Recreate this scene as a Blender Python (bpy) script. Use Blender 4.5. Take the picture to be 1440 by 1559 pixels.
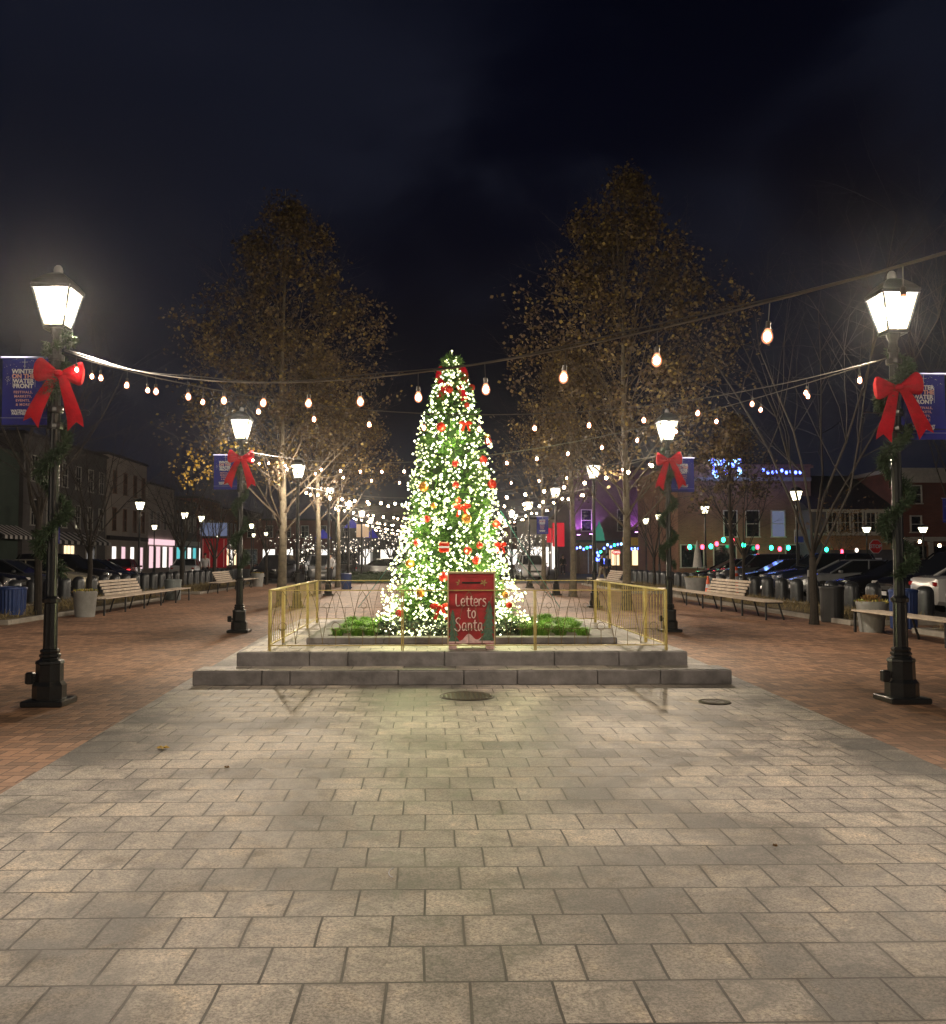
import bpy, bmesh, math, random
from math import sin, cos, pi, radians as R, sqrt, atan2
from mathutils import Vector, Matrix, Euler
random.seed(11)
D = bpy.data
for o in list(D.objects): D.objects.remove(o)
SC = bpy.context.scene
COL = SC.collection
# ---------------------------------------------------------------- camera
F = 1387.0; W0, H0 = 1440.0, 1559.0
PITCH = math.atan(69.5/F); YAW = math.atan(30/F); PPX = 682.0
cd = D.cameras.new('camera'); CAM = D.objects.new('camera', cd); COL.objects.link(CAM)
cd.sensor_fit = 'HORIZONTAL'; cd.sensor_width = 36; cd.lens = 36*F/W0; cd.shift_x = (W0/2-PPX)/W0
cd.clip_start = 0.05; cd.clip_end = 3000
CAM.location = (0, 0, 1.5)
CAM.rotation_euler = (R(90)+PITCH, 0, -YAW)
SC.camera = CAM
CM = Euler(CAM.rotation_euler).to_matrix()
def ray(px, py): return CM @ Vector(((px-PPX)/F, -(py-H0/2)/F, -1))
def at(px, py, Y):                       # point seen at that photo pixel, Y metres down the plaza
    d = ray(px, py); t = Y/d.y
    return Vector((d.x*t, Y, 1.5+d.z*t))
def gnd(px, py, h=0):
    d = ray(px, py); t = (h-1.5)/d.z
    return Vector((d.x*t, d.y*t, h))
# ---------------------------------------------------------------- world: overcast night sky over a lit town
SC.view_settings.view_transform = 'Standard'; SC.view_settings.look = 'None'
SC.view_settings.gamma = 1; SC.view_settings.exposure = 0
wd = D.worlds.new("World"); SC.world = wd; wd.use_nodes = True
nt = wd.node_tree; nt.nodes.clear()
wo = nt.nodes.new('ShaderNodeOutputWorld'); bg = nt.nodes.new('ShaderNodeBackground')
tc = nt.nodes.new('ShaderNodeTexCoord'); mp = nt.nodes.new('ShaderNodeMapping')
mp.inputs['Scale'].default_value = (1.0, 1.0, 2.2); mp.inputs['Location'].default_value = (0.35, 0.2, 0.55)
L = nt.links
def wn(k, **kw):
    n = nt.nodes.new(k)
    for a_, v_ in kw.items(): setattr(n, a_, v_)
    return n
def wm(op, x, y):
    n = wn('ShaderNodeMath', operation=op)
    for i_, v_ in ((0, x), (1, y)):
        if isinstance(v_, float): n.inputs[i_].default_value = v_
        else: L.new(v_, n.inputs[i_])
    return n.outputs[0]
nz = wn('ShaderNodeTexNoise'); nz.inputs['Scale'].default_value = 3.2; nz.inputs['Detail'].default_value = 7; nz.inputs['Roughness'].default_value = .55; nz.inputs['Distortion'].default_value = .5
L.new(tc.outputs['Generated'], mp.inputs[0]); L.new(mp.outputs[0], nz.inputs['Vector'])
gap = None                                # a dark break in the cloud, up and to the right of the tree
for az, el, sz in ((14.5, 33, 1.0), (9.5, 29, 1.0), (13, 26, 1.0), (7.5, 24, 1.0), (4, 19.5, 1.0), (-1.0, 16, .9), (6, 14, .8), (18, 28, .7), (24, 22, .55)):
    d_ = Vector((sin(R(az))*cos(R(el)), cos(R(az))*cos(R(el)), sin(R(el))))
    v_ = wn('ShaderNodeVectorMath', operation='DISTANCE'); L.new(tc.outputs['Generated'], v_.inputs[0]); v_.inputs[1].default_value = d_
    q_ = wm('DIVIDE', v_.outputs['Value'], sz); gap = q_ if gap is None else wm('MINIMUM', gap, q_)
f_ = wm('ADD', gap, wm('MULTIPLY', wm('SUBTRACT', nz.outputs[0], .5), .55))
cr = wn('ShaderNodeValToRGB'); cr.color_ramp.interpolation = 'EASE'
cr.color_ramp.elements[0].position = .02; cr.color_ramp.elements[0].color = (.0009, .0013, .0052, 1)
cr.color_ramp.elements[1].position = .24; cr.color_ramp.elements[1].color = (.0062, .0076, .0150, 1)
L.new(f_, cr.inputs[0])
n2 = wn('ShaderNodeTexNoise'); n2.inputs['Scale'].default_value = 1.6; n2.inputs['Detail'].default_value = 4; L.new(mp.outputs[0], n2.inputs['Vector'])
c2 = wn('ShaderNodeValToRGB'); c2.color_ramp.elements[0].position = .35; c2.color_ramp.elements[0].color = (.72, .74, .78, 1); c2.color_ramp.elements[1].position = .65; c2.color_ramp.elements[1].color = (1.15, 1.1, 1.08, 1)
L.new(n2.outputs[0], c2.inputs[0])
mx = wn('ShaderNodeMix', data_type='RGBA', blend_type='MULTIPLY'); mx.inputs[0].default_value = 1; L.new(cr.outputs[0], mx.inputs[6]); L.new(c2.outputs[0], mx.inputs[7])
L.new(mx.outputs[2], bg.inputs[0]); bg.inputs[1].default_value = 1.0
L.new(bg.outputs[0], wo.inputs[0])
LAMP_E = 700.0; TREE_E = 15.0; STRING_E = 110.0
# ---------------------------------------------------------------- materials
class NT:
    def __init__(s, m): s.t = m.node_tree; s.n = s.t.nodes; s.l = s.t.links
    def new(s, k, **kw):
        n = s.n.new(k)
        for a, v in kw.items(): setattr(n, a, v)
        return n
    def put(s, i, v):
        if isinstance(v, bpy.types.NodeSocket): s.l.new(v, i)
        else: i.default_value = v
    def m(s, op, a, b=None, c=None):
        n = s.new('ShaderNodeMath', operation=op); s.put(n.inputs[0], a)
        if b is not None: s.put(n.inputs[1], b)
        if c is not None: s.put(n.inputs[2], c)
        return n.outputs[0]
    def noise(s, vec, scale, detail=4, rough=.55, dist=0):
        n = s.new('ShaderNodeTexNoise'); s.put(n.inputs['Vector'], vec); n.inputs['Scale'].default_value = scale
        n.inputs['Detail'].default_value = detail; n.inputs['Roughness'].default_value = rough
        n.inputs['Distortion'].default_value = dist; return n.outputs[0]
    def ramp(s, f, pts):
        n = s.new('ShaderNodeValToRGB'); s.put(n.inputs[0], f); r = n.color_ramp
        r.elements[0].position, r.elements[0].color = pts[0][0], (*pts[0][1], 1)
        r.elements[1].position, r.elements[1].color = pts[-1][0], (*pts[-1][1], 1)
        for p, c in pts[1:-1]: e = r.elements.new(p); e.color = (*c, 1)
        return n.outputs[0]
    def mix(s, f, a, b, mode='MIX'):
        n = s.new('ShaderNodeMix', data_type='RGBA', blend_type=mode)
        s.put(n.inputs[0], f); s.put(n.inputs[6], a if isinstance(a, bpy.types.NodeSocket) else (*a, 1))
        s.put(n.inputs[7], b if isinstance(b, bpy.types.NodeSocket) else (*b, 1)); return n.outputs[2]
    def bump(s, h, dist, strength=1):
        n = s.new('ShaderNodeBump'); s.put(n.inputs['Height'], h); n.inputs['Distance'].default_value = dist
        n.inputs['Strength'].default_value = strength; return n.outputs[0]
def newmat(name):
    m = D.materials.new(name); m.use_nodes = True
    return m, NT(m), m.node_tree.nodes['Principled BSDF']
def mat(name, col, rough=.6, metal=0, var=.18, scale=6, bump=0, spec=.5, obj=False):
    m, t, p = newmat(name)
    tcn = t.new('ShaderNodeTexCoord').outputs['Object']
    n = t.noise(tcn, scale, 5, .6)
    lo = tuple(c*(1-var) for c in col); hi = tuple(min(1, c*(1+var)) for c in col)
    t.put(p.inputs['Base Color'], t.ramp(n, [(.3, lo), (.7, hi)]))
    p.inputs['Roughness'].default_value = rough; p.inputs['Metallic'].default_value = metal
    p.inputs['Specular IOR Level'].default_value = spec
    if bump: t.put(p.inputs['Normal'], t.bump(t.noise(tcn, scale*5, 4), bump))
    return m
def emat(name, col, strength, sampling=None):
    m = D.materials.new(name); m.use_nodes = True; t = NT(m); t.n.clear()
    o = t.new('ShaderNodeOutputMaterial'); e = t.new('ShaderNodeEmission')
    e.inputs[0].default_value = (*col, 1); e.inputs[1].default_value = strength
    t.l.new(e.outputs[0], o.inputs[0])
    if sampling: m.cycles.emission_sampling = sampling
    return m
def leafmat(name, cols, rough=.6, trans=0):
    m, t, p = newmat(name)
    g = t.new('ShaderNodeNewGeometry').outputs['Random Per Island']
    k = len(cols)
    t.put(p.inputs['Base Color'], t.ramp(g, [(i/(k-1), c) for i, c in enumerate(cols)]))
    p.inputs['Roughness'].default_value = rough
    return m
M = {}
M['black_iron'] = mat('black_painted_iron', (.012, .014, .016), .28, .0, .3, 12, .002)
M['red_velvet'] = mat('red_velvet', (.46, .004, .018), .8, 0, .3, 9, .006)
M['red_velvet'].node_tree.nodes['Principled BSDF'].inputs['Specular IOR Level'].default_value = .15
M['banner'] = mat('navy_banner_vinyl', (.010, .016, .26), .75, 0, .25, 3)
M['white_ink'] = mat('white_ink', (.72, .74, .82), .6, 0, .05)
M['pink_ink'] = mat('salmon_ink', (.75, .42, .42), .6, 0, .05)
M['wire'] = mat('black_cable', (.05, .045, .04), .4)
M['bronze'] = mat('bronze_wire', (.16, .115, .055), .5, .3, .2, 10)
M['gold'] = mat('brass_painted_steel', (.42, .33, .11), .42, .35, .25, 10)
M['stone'] = mat('grey_step_stone', (.165, .158, .162), .75, 0, .42, 4.5, .006)
M['stone_top'] = mat('pale_step_tread', (.36, .34, .29), .75, 0, .18, 4, .003)
M['soil'] = mat('dark_soil', (.03, .022, .014), .95, 0, .4, 9, .02)
M['mulch'] = mat('dry_mulch', (.11, .085, .045), .95, 0, .5, 5, .03)
M['kerb'] = mat('concrete_kerb', (.27, .25, .22), .85, 0, .2, 4, .003)
M['asphalt'] = mat('asphalt', (.045, .045, .047), .8, 0, .25, 3, .004)
M['bare_bark'] = mat('dark_bare_tree_bark', (.022, .018, .015), .95, 0, .4, 10)
M['branch'] = mat('dark_branch_bark', (.080, .060, .040), .9, 0, .35, 10)
M['bark'] = mat('brown_bark', (.052, .041, .033), .9, 0, .35, 10, .015)
M['pale_bark'] = mat('pale_mottled_bark', (.125, .108, .075), .85, 0, .5, 7, .01)
M['wood'] = mat('bench_slats', (.45, .38, .31), .65, 0, .25, 5)
M['dark_steel'] = mat('dark_steel', (.03, .032, .035), .4, .5)
M['bollard'] = mat('grey_bollard_steel', (.085, .092, .10), .35, .6, .2, 5)
M['pot'] = mat('grey_cast_planter', (.26, .27, .27), .7, 0, .15, 6, .003)
M['blue_can'] = mat('blue_steel_can', (.02, .045, .16), .45, .2)
M['black_can'] = mat('black_litter_can', (.025, .027, .03), .45, .2)
M['grey_can'] = mat('grey_litter_can', (.16, .19, .20), .5, .2)
M['orange'] = mat('orange_plastic', (.85, .14, .05), .5)
M['glass_dark'] = mat('dark_glass', (.008, .01, .013), .06, 0, .1)
M['tyre'] = mat('tyre_rubber', (.015, .015, .015), .85)
M['rim'] = mat('alloy_rim', (.55, .55, .56), .3, .8)
M['tail'] = mat('tail_lamp_red', (.35, .01, .012), .2)
M['tail_on'] = emat('tail_lamp_lit', (1, .03, .04), 6)
M['head'] = mat('headlight_lens', (.7, .7, .7), .15, .3)
M['head_on'] = emat('headlight_lit', (.95, .97, 1), 12)
M['plate'] = mat('number_plate', (.7, .7, .72), .5)
M['guy'] = mat('green_guy_strap', (.05, .34, .26), .6)
M['skin'] = mat('skin', (.45, .27, .19), .6)
M['frame_white'] = mat('white_trim', (.50, .48, .44), .6)
M['red_ornament'] = mat('red_ornament', (.48, .022, .010), .22, .0, .2, 20)
M['gold_ornament'] = mat('gold_ornament', (.50, .20, .03), .22, .5, .1, 20)
M['tree_green'] = leafmat('fir_needles', [(.03, .09, .014), (.07, .17, .03), (.13, .27, .045), (.05, .12, .03)], .55)
M['fir_shade'] = mat('inner_boughs_painted_shade', (.012, .035, .008), .9, 0, .4, 20)  # shade between the boughs put into a dark core colour
M['garland'] = leafmat('garland_needles', [(.015, .035, .018), (.03, .065, .028), (.05, .085, .04)], .6)
M['leaf'] = leafmat('autumn_leaves', [(.028, .015, .009), (.06, .033, .014), (.12, .08, .026), (.036, .022, .012), (.26, .19, .045)], .7)
M['leaf_dry'] = leafmat('dry_leaves', [(.10, .05, .02), (.22, .12, .03), (.30, .18, .05)], .7)
M['leaf_yellow'] = leafmat('yellow_and_light_tinted_leaves', [(.55, .36, .03), (.40, .26, .04), (.65, .46, .08)], .6)
M['grass'] = leafmat('lush_grass', [(.06, .17, .012), (.14, .34, .03), (.24, .46, .05)], .5)
M['dry_grass'] = leafmat('dry_grass', [(.20, .15, .07), (.30, .23, .10), (.14, .12, .05)], .8)
M['flower'] = leafmat('winter_pansies', [(.05, .10, .02), (.6, .5, .12), (.10, .16, .03), (.35, .10, .05)], .6)
m = emat('tree_bulb', (1, 1, .4), 1.0); t = NT(m); e_ = [n for n in t.n if n.type == 'EMISSION'][0]
t.put(e_.inputs[0], t.ramp(t.new('ShaderNodeNewGeometry').outputs['Random Per Island'], [(0, (.22, .26, .08)), (.3, (.34, .36, .16)), (.7, (.7, .72, .42)), (1, (1.6, 1.6, 1.2))])); e_.inputs[1].default_value = 6.0; M['tree_bulb'] = m
M['bulb_core'] = emat('bulb_filament', (1, .66, .36), STRING_E)
M['bulb_far'] = emat('bulb_lit', (1, .72, .45), 38)
m = D.materials.new('bulb_glass'); m.use_nodes = True; t = NT(m); t.n.clear()
o_ = t.new('ShaderNodeOutputMaterial'); a_ = t.new('ShaderNodeAddShader'); e_ = t.new('ShaderNodeEmission'); tr = t.new('ShaderNodeBsdfTransparent')
e_.inputs[0].default_value = (1, .36, .18, 1); e_.inputs[1].default_value = .16  # orange halo round the lit bulb, put into the glass as emission
lw = t.new('ShaderNodeLayerWeight'); lw.inputs[0].default_value = .5; t.put(e_.inputs[1], t.m('MULTIPLY', t.m('POWER', t.m('SUBTRACT', 1.0, lw.outputs['Facing']), 1.6), 1.6))
t.l.new(e_.outputs[0], a_.inputs[0]); t.l.new(tr.outputs[0], a_.inputs[1]); t.l.new(a_.outputs[0], o_.inputs[0])
m.cycles.emission_sampling = 'NONE'; M['bulb_glass'] = m
m = D.materials.new('lit_frosted_lantern_glass'); m.use_nodes = True; t = NT(m); t.n.clear()      # frosted pane: glows brightest round the lamp inside
o_ = t.new('ShaderNodeOutputMaterial'); a_ = t.new('ShaderNodeAddShader'); e_ = t.new('ShaderNodeEmission'); tr = t.new('ShaderNodeBsdfTransparent')
co_ = t.new('ShaderNodeTexCoord').outputs['Object']; dd = t.new('ShaderNodeVectorMath', operation='DISTANCE'); t.put(dd.inputs[0], co_); dd.inputs[1].default_value = (0, 0, 4.12)
t.put(e_.inputs[1], t.m('MULTIPLY', t.m('POWER', t.m('DIVIDE', .16, dd.outputs['Value']), 2.6), 3.4)); e_.inputs[0].default_value = (1, .86, .58, 1)
t.l.new(e_.outputs[0], a_.inputs[0]); t.l.new(tr.outputs[0], a_.inputs[1]); t.l.new(a_.outputs[0], o_.inputs[0]); m.cycles.emission_sampling = 'NONE'
M['lamp_glass'] = m
M['lamp_glass_far'] = emat('lit_distant_lantern_glass', (1, .90, .60), 6)

# pale concrete unit paving -------------------------------------------------
def paving_mat(name, bw, rh, base, stain=1.0, rot=0):
    m, t, p = newmat(name)
    co = t.new('ShaderNodeTexCoord').outputs['Object']
    mpn = t.new('ShaderNodeMapping'); mpn.inputs['Rotation'].default_value = (0, 0, rot); t.put(mpn.inputs[0], co)
    wob = t.noise(co, 1.3, 2)
    v = t.new('ShaderNodeVectorMath', operation='ADD'); t.put(v.inputs[0], mpn.outputs[0])
    cmb = t.new('ShaderNodeCombineXYZ'); t.put(cmb.inputs[0], t.m('MULTIPLY', wob, .03)); t.put(cmb.inputs[1], t.m('MULTIPLY', wob, .015))
    t.put(v.inputs[1], cmb.outputs[0])
    b = t.new('ShaderNodeTexBrick', offset=.45, offset_frequency=2, squash=1)
    t.put(b.inputs['Vector'], v.outputs[0]); b.inputs['Scale'].default_value = 1
    b.inputs['Brick Width'].default_value = bw; b.inputs['Row Height'].default_value = rh
    b.inputs['Mortar Size'].default_value = .0055; b.inputs['Mortar Smooth'].default_value = .3; b.inputs['Bias'].default_value = 0
    b.inputs['Color1'].default_value = (.84, .84, .86, 1); b.inputs['Color2'].default_value = (1.08, 1.06, 1.02, 1)
    b.inputs['Mortar'].default_value = (.035, .032, .028, 1)
    big = t.noise(co, .55, 5, .62, .6); mid = t.noise(co, 4.2, 9, .72, .8); fine = t.noise(co, 95, 4, .75); spot = t.noise(co, 3.1, 3, .5, .3)
    sc_ = t.new('ShaderNodeSeparateColor'); t.put(sc_.inputs[0], b.outputs[0])
    big = t.m('ADD', big, t.m('MULTIPLY', t.m('SUBTRACT', sc_.outputs[0], .96), .20))     # stains follow single slabs
    c = t.ramp(big, [(.40, tuple(x*.42*k_ for x, k_ in zip(base, (.97, 1, 1.04)))), (.475, tuple(x*.72 for x in base)), (.545, tuple(x*1.08 for x in base)), (.66, tuple(x*1.32 for x in base))])
    c = t.mix(1, c, t.ramp(mid, [(.34, (.38, .375, .37)), (.47, (.86, .86, .87)), (.56, (1.08, 1.06, 1.04)), (.66, (1.38, 1.32, 1.22))]), 'MULTIPLY')
    c = t.mix(1, c, t.ramp(spot, [(.27, (.55, .54, .52)), (.37, (1, 1, 1)), (1, (1, 1, 1))]), 'MULTIPLY')
    c = t.mix(1, c, t.ramp(fine, [(.36, (.42, .41, .40)), (.5, (1, 1, 1)), (.64, (1.6, 1.58, 1.54))]), 'MULTIPLY')
    c = t.mix(1, c, b.outputs[0], 'MULTIPLY')
    b2 = t.new('ShaderNodeTexBrick', offset=.45, offset_frequency=2, squash=1); t.put(b2.inputs['Vector'], v.outputs[0]); b2.inputs['Scale'].default_value = 1
    b2.inputs['Brick Width'].default_value = bw; b2.inputs['Row Height'].default_value = rh; b2.inputs['Mortar Size'].default_value = .030; b2.inputs['Mortar Smooth'].default_value = 1.0; b2.inputs['Bias'].default_value = 0
    edge = t.m('MULTIPLY', b2.outputs[1], t.ramp(t.noise(co, 2.1, 4, .6), [(.40, (0, 0, 0)), (.66, (.7,)*3)]))
    c = t.mix(edge, c, (.10, .09, .078))
    vo = t.new('ShaderNodeTexVoronoi'); t.put(vo.inputs['Vector'], co); vo.inputs['Scale'].default_value = 2.3
    vd = t.m('ADD', vo.outputs['Distance'], t.m('MULTIPLY', t.noise(co, 30, 2), .05))
    c = t.mix(t.ramp(vd, [(.055, (.75,)*3), (.075, (0, 0, 0))]), c, (.075, .07, .065))
    t.put(p.inputs['Base Color'], c)
    t.put(p.inputs['Roughness'], t.ramp(mid, [(.3, (.46,)*3), (.7, (.68,)*3)]))
    h = t.m('ADD', t.m('MULTIPLY', b.outputs[1], -1.0), t.m('MULTIPLY', fine, .25))
    t.put(p.inputs['Normal'], t.bump(h, .006, .9))
    return m
M['paver'] = paving_mat('pale_concrete_pavers', .292, .30, (.365, .335, .305))
M['border'] = paving_mat('pale_border_slabs', .62, .42, (.32, .30, .275), rot=R(0))
def herring_mat():
    m, t, p = newmat('red_brick_herringbone')
    co = t.new('ShaderNodeTexCoord').outputs['Object']
    mpn = t.new('ShaderNodeMapping'); w = .102
    mpn.inputs['Rotation'].default_value = (0, 0, R(0)); mpn.inputs['Scale'].default_value = (1/w, 1/w, 1); t.put(mpn.inputs[0], co)
    s = t.new('ShaderNodeSeparateXYZ'); t.put(s.inputs[0], mpn.outputs[0])
    x, y = s.outputs[0], s.outputs[1]
    i, j = t.m('FLOOR', x), t.m('FLOOR', y); fx, fy = t.m('FRACT', x), t.m('FRACT', y)
    k = t.m('FLOORED_MODULO', t.m('SUBTRACT', i, j), 4.0)
    def eq(v): return t.m('COMPARE', k, float(v), .4)
    k0, k1, k2, k3 = eq(0), eq(1), eq(2), eq(3)
    dl = t.m('ADD', fx, k1); dr = t.m('ADD', t.m('SUBTRACT', 1.0, fx), k0)
    db = t.m('ADD', fy, k2); dt = t.m('ADD', t.m('SUBTRACT', 1.0, fy), k3)
    d = t.m('MINIMUM', t.m('MINIMUM', dl, dr), t.m('MINIMUM', db, dt))
    mort = t.m('SMOOTH_MIN', t.m('DIVIDE', d, .07), 1.0, .1)
    mort = t.m('MINIMUM', t.m('MAXIMUM', mort, 0.0), 1.0)
    ii, jj = t.m('SUBTRACT', i, k1), t.m('SUBTRACT', j, k2)
    cb = t.new('ShaderNodeCombineXYZ'); t.put(cb.inputs[0], ii); t.put(cb.inputs[1], jj)
    wn = t.new('ShaderNodeTexWhiteNoise', noise_dimensions='3D'); t.put(wn.inputs[0], cb.outputs[0])
    c = t.ramp(wn.outputs[0], [(0, (.165, .096, .062)), (.35, (.245, .14, .088)), (.7, (.315, .175, .108)), (1, (.38, .22, .138))])
    c = t.mix(1, c, t.ramp(t.noise(co, .5, 5, .6, .5), [(.3, (.66, .64, .62)), (.5, (1, 1, 1)), (.7, (1.2, 1.15, 1.08))]), 'MULTIPLY')
    c = t.mix(1, c, t.ramp(t.noise(co, 45, 3), [(.3, (.8,)*3), (.7, (1.15,)*3)]), 'MULTIPLY')
    c = t.mix(mort, (.045, .036, .028), c)
    t.put(p.inputs['Base Color'], c); p.inputs['Roughness'].default_value = .62
    t.put(p.inputs['Normal'], t.bump(mort, .006, .8))
    return m
M['brick_floor'] = herring_mat()
def wall_brick(name, c1, c2, mortar, scale=1.0):
    m, t, p = newmat(name)
    co = t.new('ShaderNodeTexCoord').outputs['Object']
    s = t.new('ShaderNodeSeparateXYZ'); t.put(s.inputs[0], co)
    cb = t.new('ShaderNodeCombineXYZ'); t.put(cb.inputs[0], t.m('ADD', s.outputs[0], s.outputs[1])); t.put(cb.inputs[1], s.outputs[2])
    b = t.new('ShaderNodeTexBrick'); t.put(b.inputs['Vector'], cb.outputs[0]); b.inputs['Scale'].default_value = 1
    b.inputs['Brick Width'].default_value = .22; b.inputs['Row Height'].default_value = .075; b.inputs['Mortar Size'].default_value = .006
    b.inputs['Color1'].default_value = (*c1, 1); b.inputs['Color2'].default_value = (*c2, 1); b.inputs['Mortar'].default_value = (*mortar, 1)
    c = t.mix(1, b.outputs[0], t.ramp(t.noise(co, .6, 5), [(.3, (.7,)*3), (.7, (1.2,)*3)]), 'MULTIPLY')
    t.put(p.inputs['Base Color'], c); p.inputs['Roughness'].default_value = .85
    return m
M['brick_wall'] = wall_brick('brown_brick_wall', (.20, .09, .055), (.27, .13, .08), (.25, .21, .17))
M['brick_dark'] = wall_brick('dark_red_brick_wall', (.16, .045, .035), (.20, .06, .04), (.14, .11, .10))
M['brick_grey'] = wall_brick('painted_grey_brick', (.10, .095, .095), (.125, .115, .115), (.08, .075, .075))
def boards(name, col, n=14, axis=2):
    return mat(name, col, .7, 0, .12, 2.5)

# ---------------------------------------------------------------- mesh builder
class MB:
    def __init__(s): s.v = []; s.f = []; s.mi = []
    def add(s, vs, fs, mi=0):
        b = len(s.v); s.v += [tuple(v) for v in vs]; s.f += [tuple(i+b for i in f) for f in fs]; s.mi += [mi]*len(fs)
    def box(s, c, d, rz=0, mi=0, taper=1.0, bev=0):
        x, y, z = d[0]/2, d[1]/2, d[2]/2
        if bev:
            b = bev; vs = []; fs = []
            def ring(ix, iy, zz): return [(-ix+b, -iy, zz), (ix-b, -iy, zz), (ix, -iy+b, zz), (ix, iy-b, zz), (ix-b, iy, zz), (-ix+b, iy, zz), (-ix, iy-b, zz), (-ix, -iy+b, zz)]
            rs = [ring(x-b, y-b, -z), ring(x, y, -z+b), ring(x*taper, y*taper, z-b), ring(x*taper-b, y*taper-b, z)]
            for r in rs: vs += r
            for k in range(3):
                for i in range(8): fs.append((k*8+i, k*8+(i+1) % 8, (k+1)*8+(i+1) % 8, (k+1)*8+i))
            fs.append(tuple(range(7, -1, -1))); fs.append(tuple(range(24, 32)))
        else:
            vs = [(-x, -y, -z), (x, -y, -z), (x, y, -z), (-x, y, -z)] + [(a*taper, b_*taper, z) for a, b_ in ((-x, -y), (x, -y), (x, y), (-x, y))]
            fs = [(0, 3, 2, 1), (4, 5, 6, 7), (0, 1, 5, 4), (1, 2, 6, 5), (2, 3, 7, 6), (3, 0, 4, 7)]
        cr_, sr = cos(rz), sin(rz)
        s.add([(c[0]+a*cr_-b_*sr, c[1]+a*sr+b_*cr_, c[2]+w) for a, b_, w in vs], fs, mi); return s
    def tube(s, pts, r, n=6, mi=0, caps=True):
        pts = [Vector(p) for p in pts]; k = len(pts); rr = r if isinstance(r, (list, tuple)) else [r]*k
        vs = []; up = Vector((0, 0, 1)); prev = None
        for i, p in enumerate(pts):
            d = (pts[min(i+1, k-1)]-pts[max(i-1, 0)])
            if d.length < 1e-9: d = Vector((0, 0, 1))
            d.normalize()
            if prev is None:
                a = d.cross(up if abs(d.z) < .95 else Vector((1, 0, 0))); a.normalize()
            else:
                a = prev - d*prev.dot(d)
                if a.length < 1e-6: a = d.cross(up)
                a.normalize()
            prev = a; b = d.cross(a)
            for q in range(n):
                an = 2*pi*q/n; vs.append(p+(a*cos(an)+b*sin(an))*rr[i])
        fs = []
        for i in range(k-1):
            for q in range(n): fs.append((i*n+q, i*n+(q+1) % n, (i+1)*n+(q+1) % n, (i+1)*n+q))
        if caps: fs.append(tuple(range(n-1, -1, -1))); fs.append(tuple(range((k-1)*n, k*n)))
        s.add(vs, fs, mi); return s
    def lathe(s, prof, c=(0, 0, 0), n=16, mi=0, rot=0, sq=1):
        vs = []; fs = []; k = len(prof)
        for r, z in prof:
            for q in range(n):
                an = 2*pi*(q+rot)/n; vs.append((c[0]+r*cos(an), c[1]+r*sin(an)*sq, c[2]+z))
        for i in range(k-1):
            for q in range(n): fs.append((i*n+q, i*n+(q+1) % n, (i+1)*n+(q+1) % n, (i+1)*n+q))
        fs.append(tuple(range(n-1, -1, -1))); fs.append(tuple(range((k-1)*n, k*n)))
        s.add(vs, fs, mi); return s
    def loft(s, rings, mi=0, caps=True):
        n = len(rings[0]); vs = [p for r in rings for p in r]; fs = []
        for i in range(len(rings)-1):
            for q in range(n): fs.append((i*n+q, i*n+(q+1) % n, (i+1)*n+(q+1) % n, (i+1)*n+q))
        if caps: fs.append(tuple(range(n-1, -1, -1))); fs.append(tuple(range((len(rings)-1)*n, len(rings)*n)))
        s.add(vs, fs, mi); return s
    def sphere(s, c, r, n=10, m_=6, mi=0, sc=(1, 1, 1)):
        prof = [(max(1e-4, r*sin(pi*i/m_)), -r*cos(pi*i/m_)) for i in range(m_+1)]
        b = len(s.v); s.lathe(prof, (0, 0, 0), n, mi)
        for i in range(b, len(s.v)):
            x, y, z = s.v[i]; s.v[i] = (c[0]+x*sc[0], c[1]+y*sc[1], c[2]+z*sc[2])
        return s
    def octa(s, c, r, mi=0):
        x, y, z = c
        s.add([(x+r, y, z), (x, y+r, z), (x-r, y, z), (x, y-r, z), (x, y, z+r), (x, y, z-r)],
              [(0, 1, 4), (1, 2, 4), (2, 3, 4), (3, 0, 4), (1, 0, 5), (2, 1, 5), (3, 2, 5), (0, 3, 5)], mi)
    def blade(s, p, d, l, w, mi=0, rnd=random):
        d = Vector(d).normalized(); a = d.cross(Vector((rnd.uniform(-1, 1), rnd.uniform(-1, 1), rnd.uniform(-1, 1))))
        if a.length < 1e-4: a = d.orthogonal()
        a.normalize(); p = Vector(p); q = p+d*l
        s.add([p-a*w*.5, p+a*w*.5, q+a*w*.3, q-a*w*.3], [(0, 1, 2, 3)], mi)
    def strip(s, pts, w, th=.002, mi=0, nrm=None):   # flat ribbon following pts, width along cross(nrm, dir)
        pts = [Vector(p) for p in pts]; vs = []; k = len(pts); nn = Vector(nrm or (0, -1, 0))
        for i, p in enumerate(pts):
            d = (pts[min(i+1, k-1)]-pts[max(i-1, 0)]).normalized(); a = d.cross(nn).normalized()
            ww = w[i] if isinstance(w, (list, tuple)) else w
            vs += [p-a*ww/2, p+a*ww/2, p+a*ww/2+nn*th, p-a*ww/2+nn*th]
        fs = []
        for i in range(k-1):
            for q in range(4): fs.append((i*4+q, (i+1)*4+q, (i+1)*4+(q+1) % 4, i*4+(q+1) % 4))
        fs += [(0, 1, 2, 3), ((k-1)*4+3, (k-1)*4+2, (k-1)*4+1, (k-1)*4)]
        s.add(vs, fs, mi); return s
    def mesh(s, name, mats, smooth=False):
        me = D.meshes.new(name); me.from_pydata(s.v, [], s.f)
        for mm in (mats if isinstance(mats, (list, tuple)) else [mats]): me.materials.append(mm)
        me.polygons.foreach_set('material_index', s.mi)
        if smooth:
            me.polygons.foreach_set('use_smooth', [True]*len(me.polygons))
            try: me.set_sharp_from_angle(angle=R(38))
            except Exception: pass
        me.update(); return me
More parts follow.
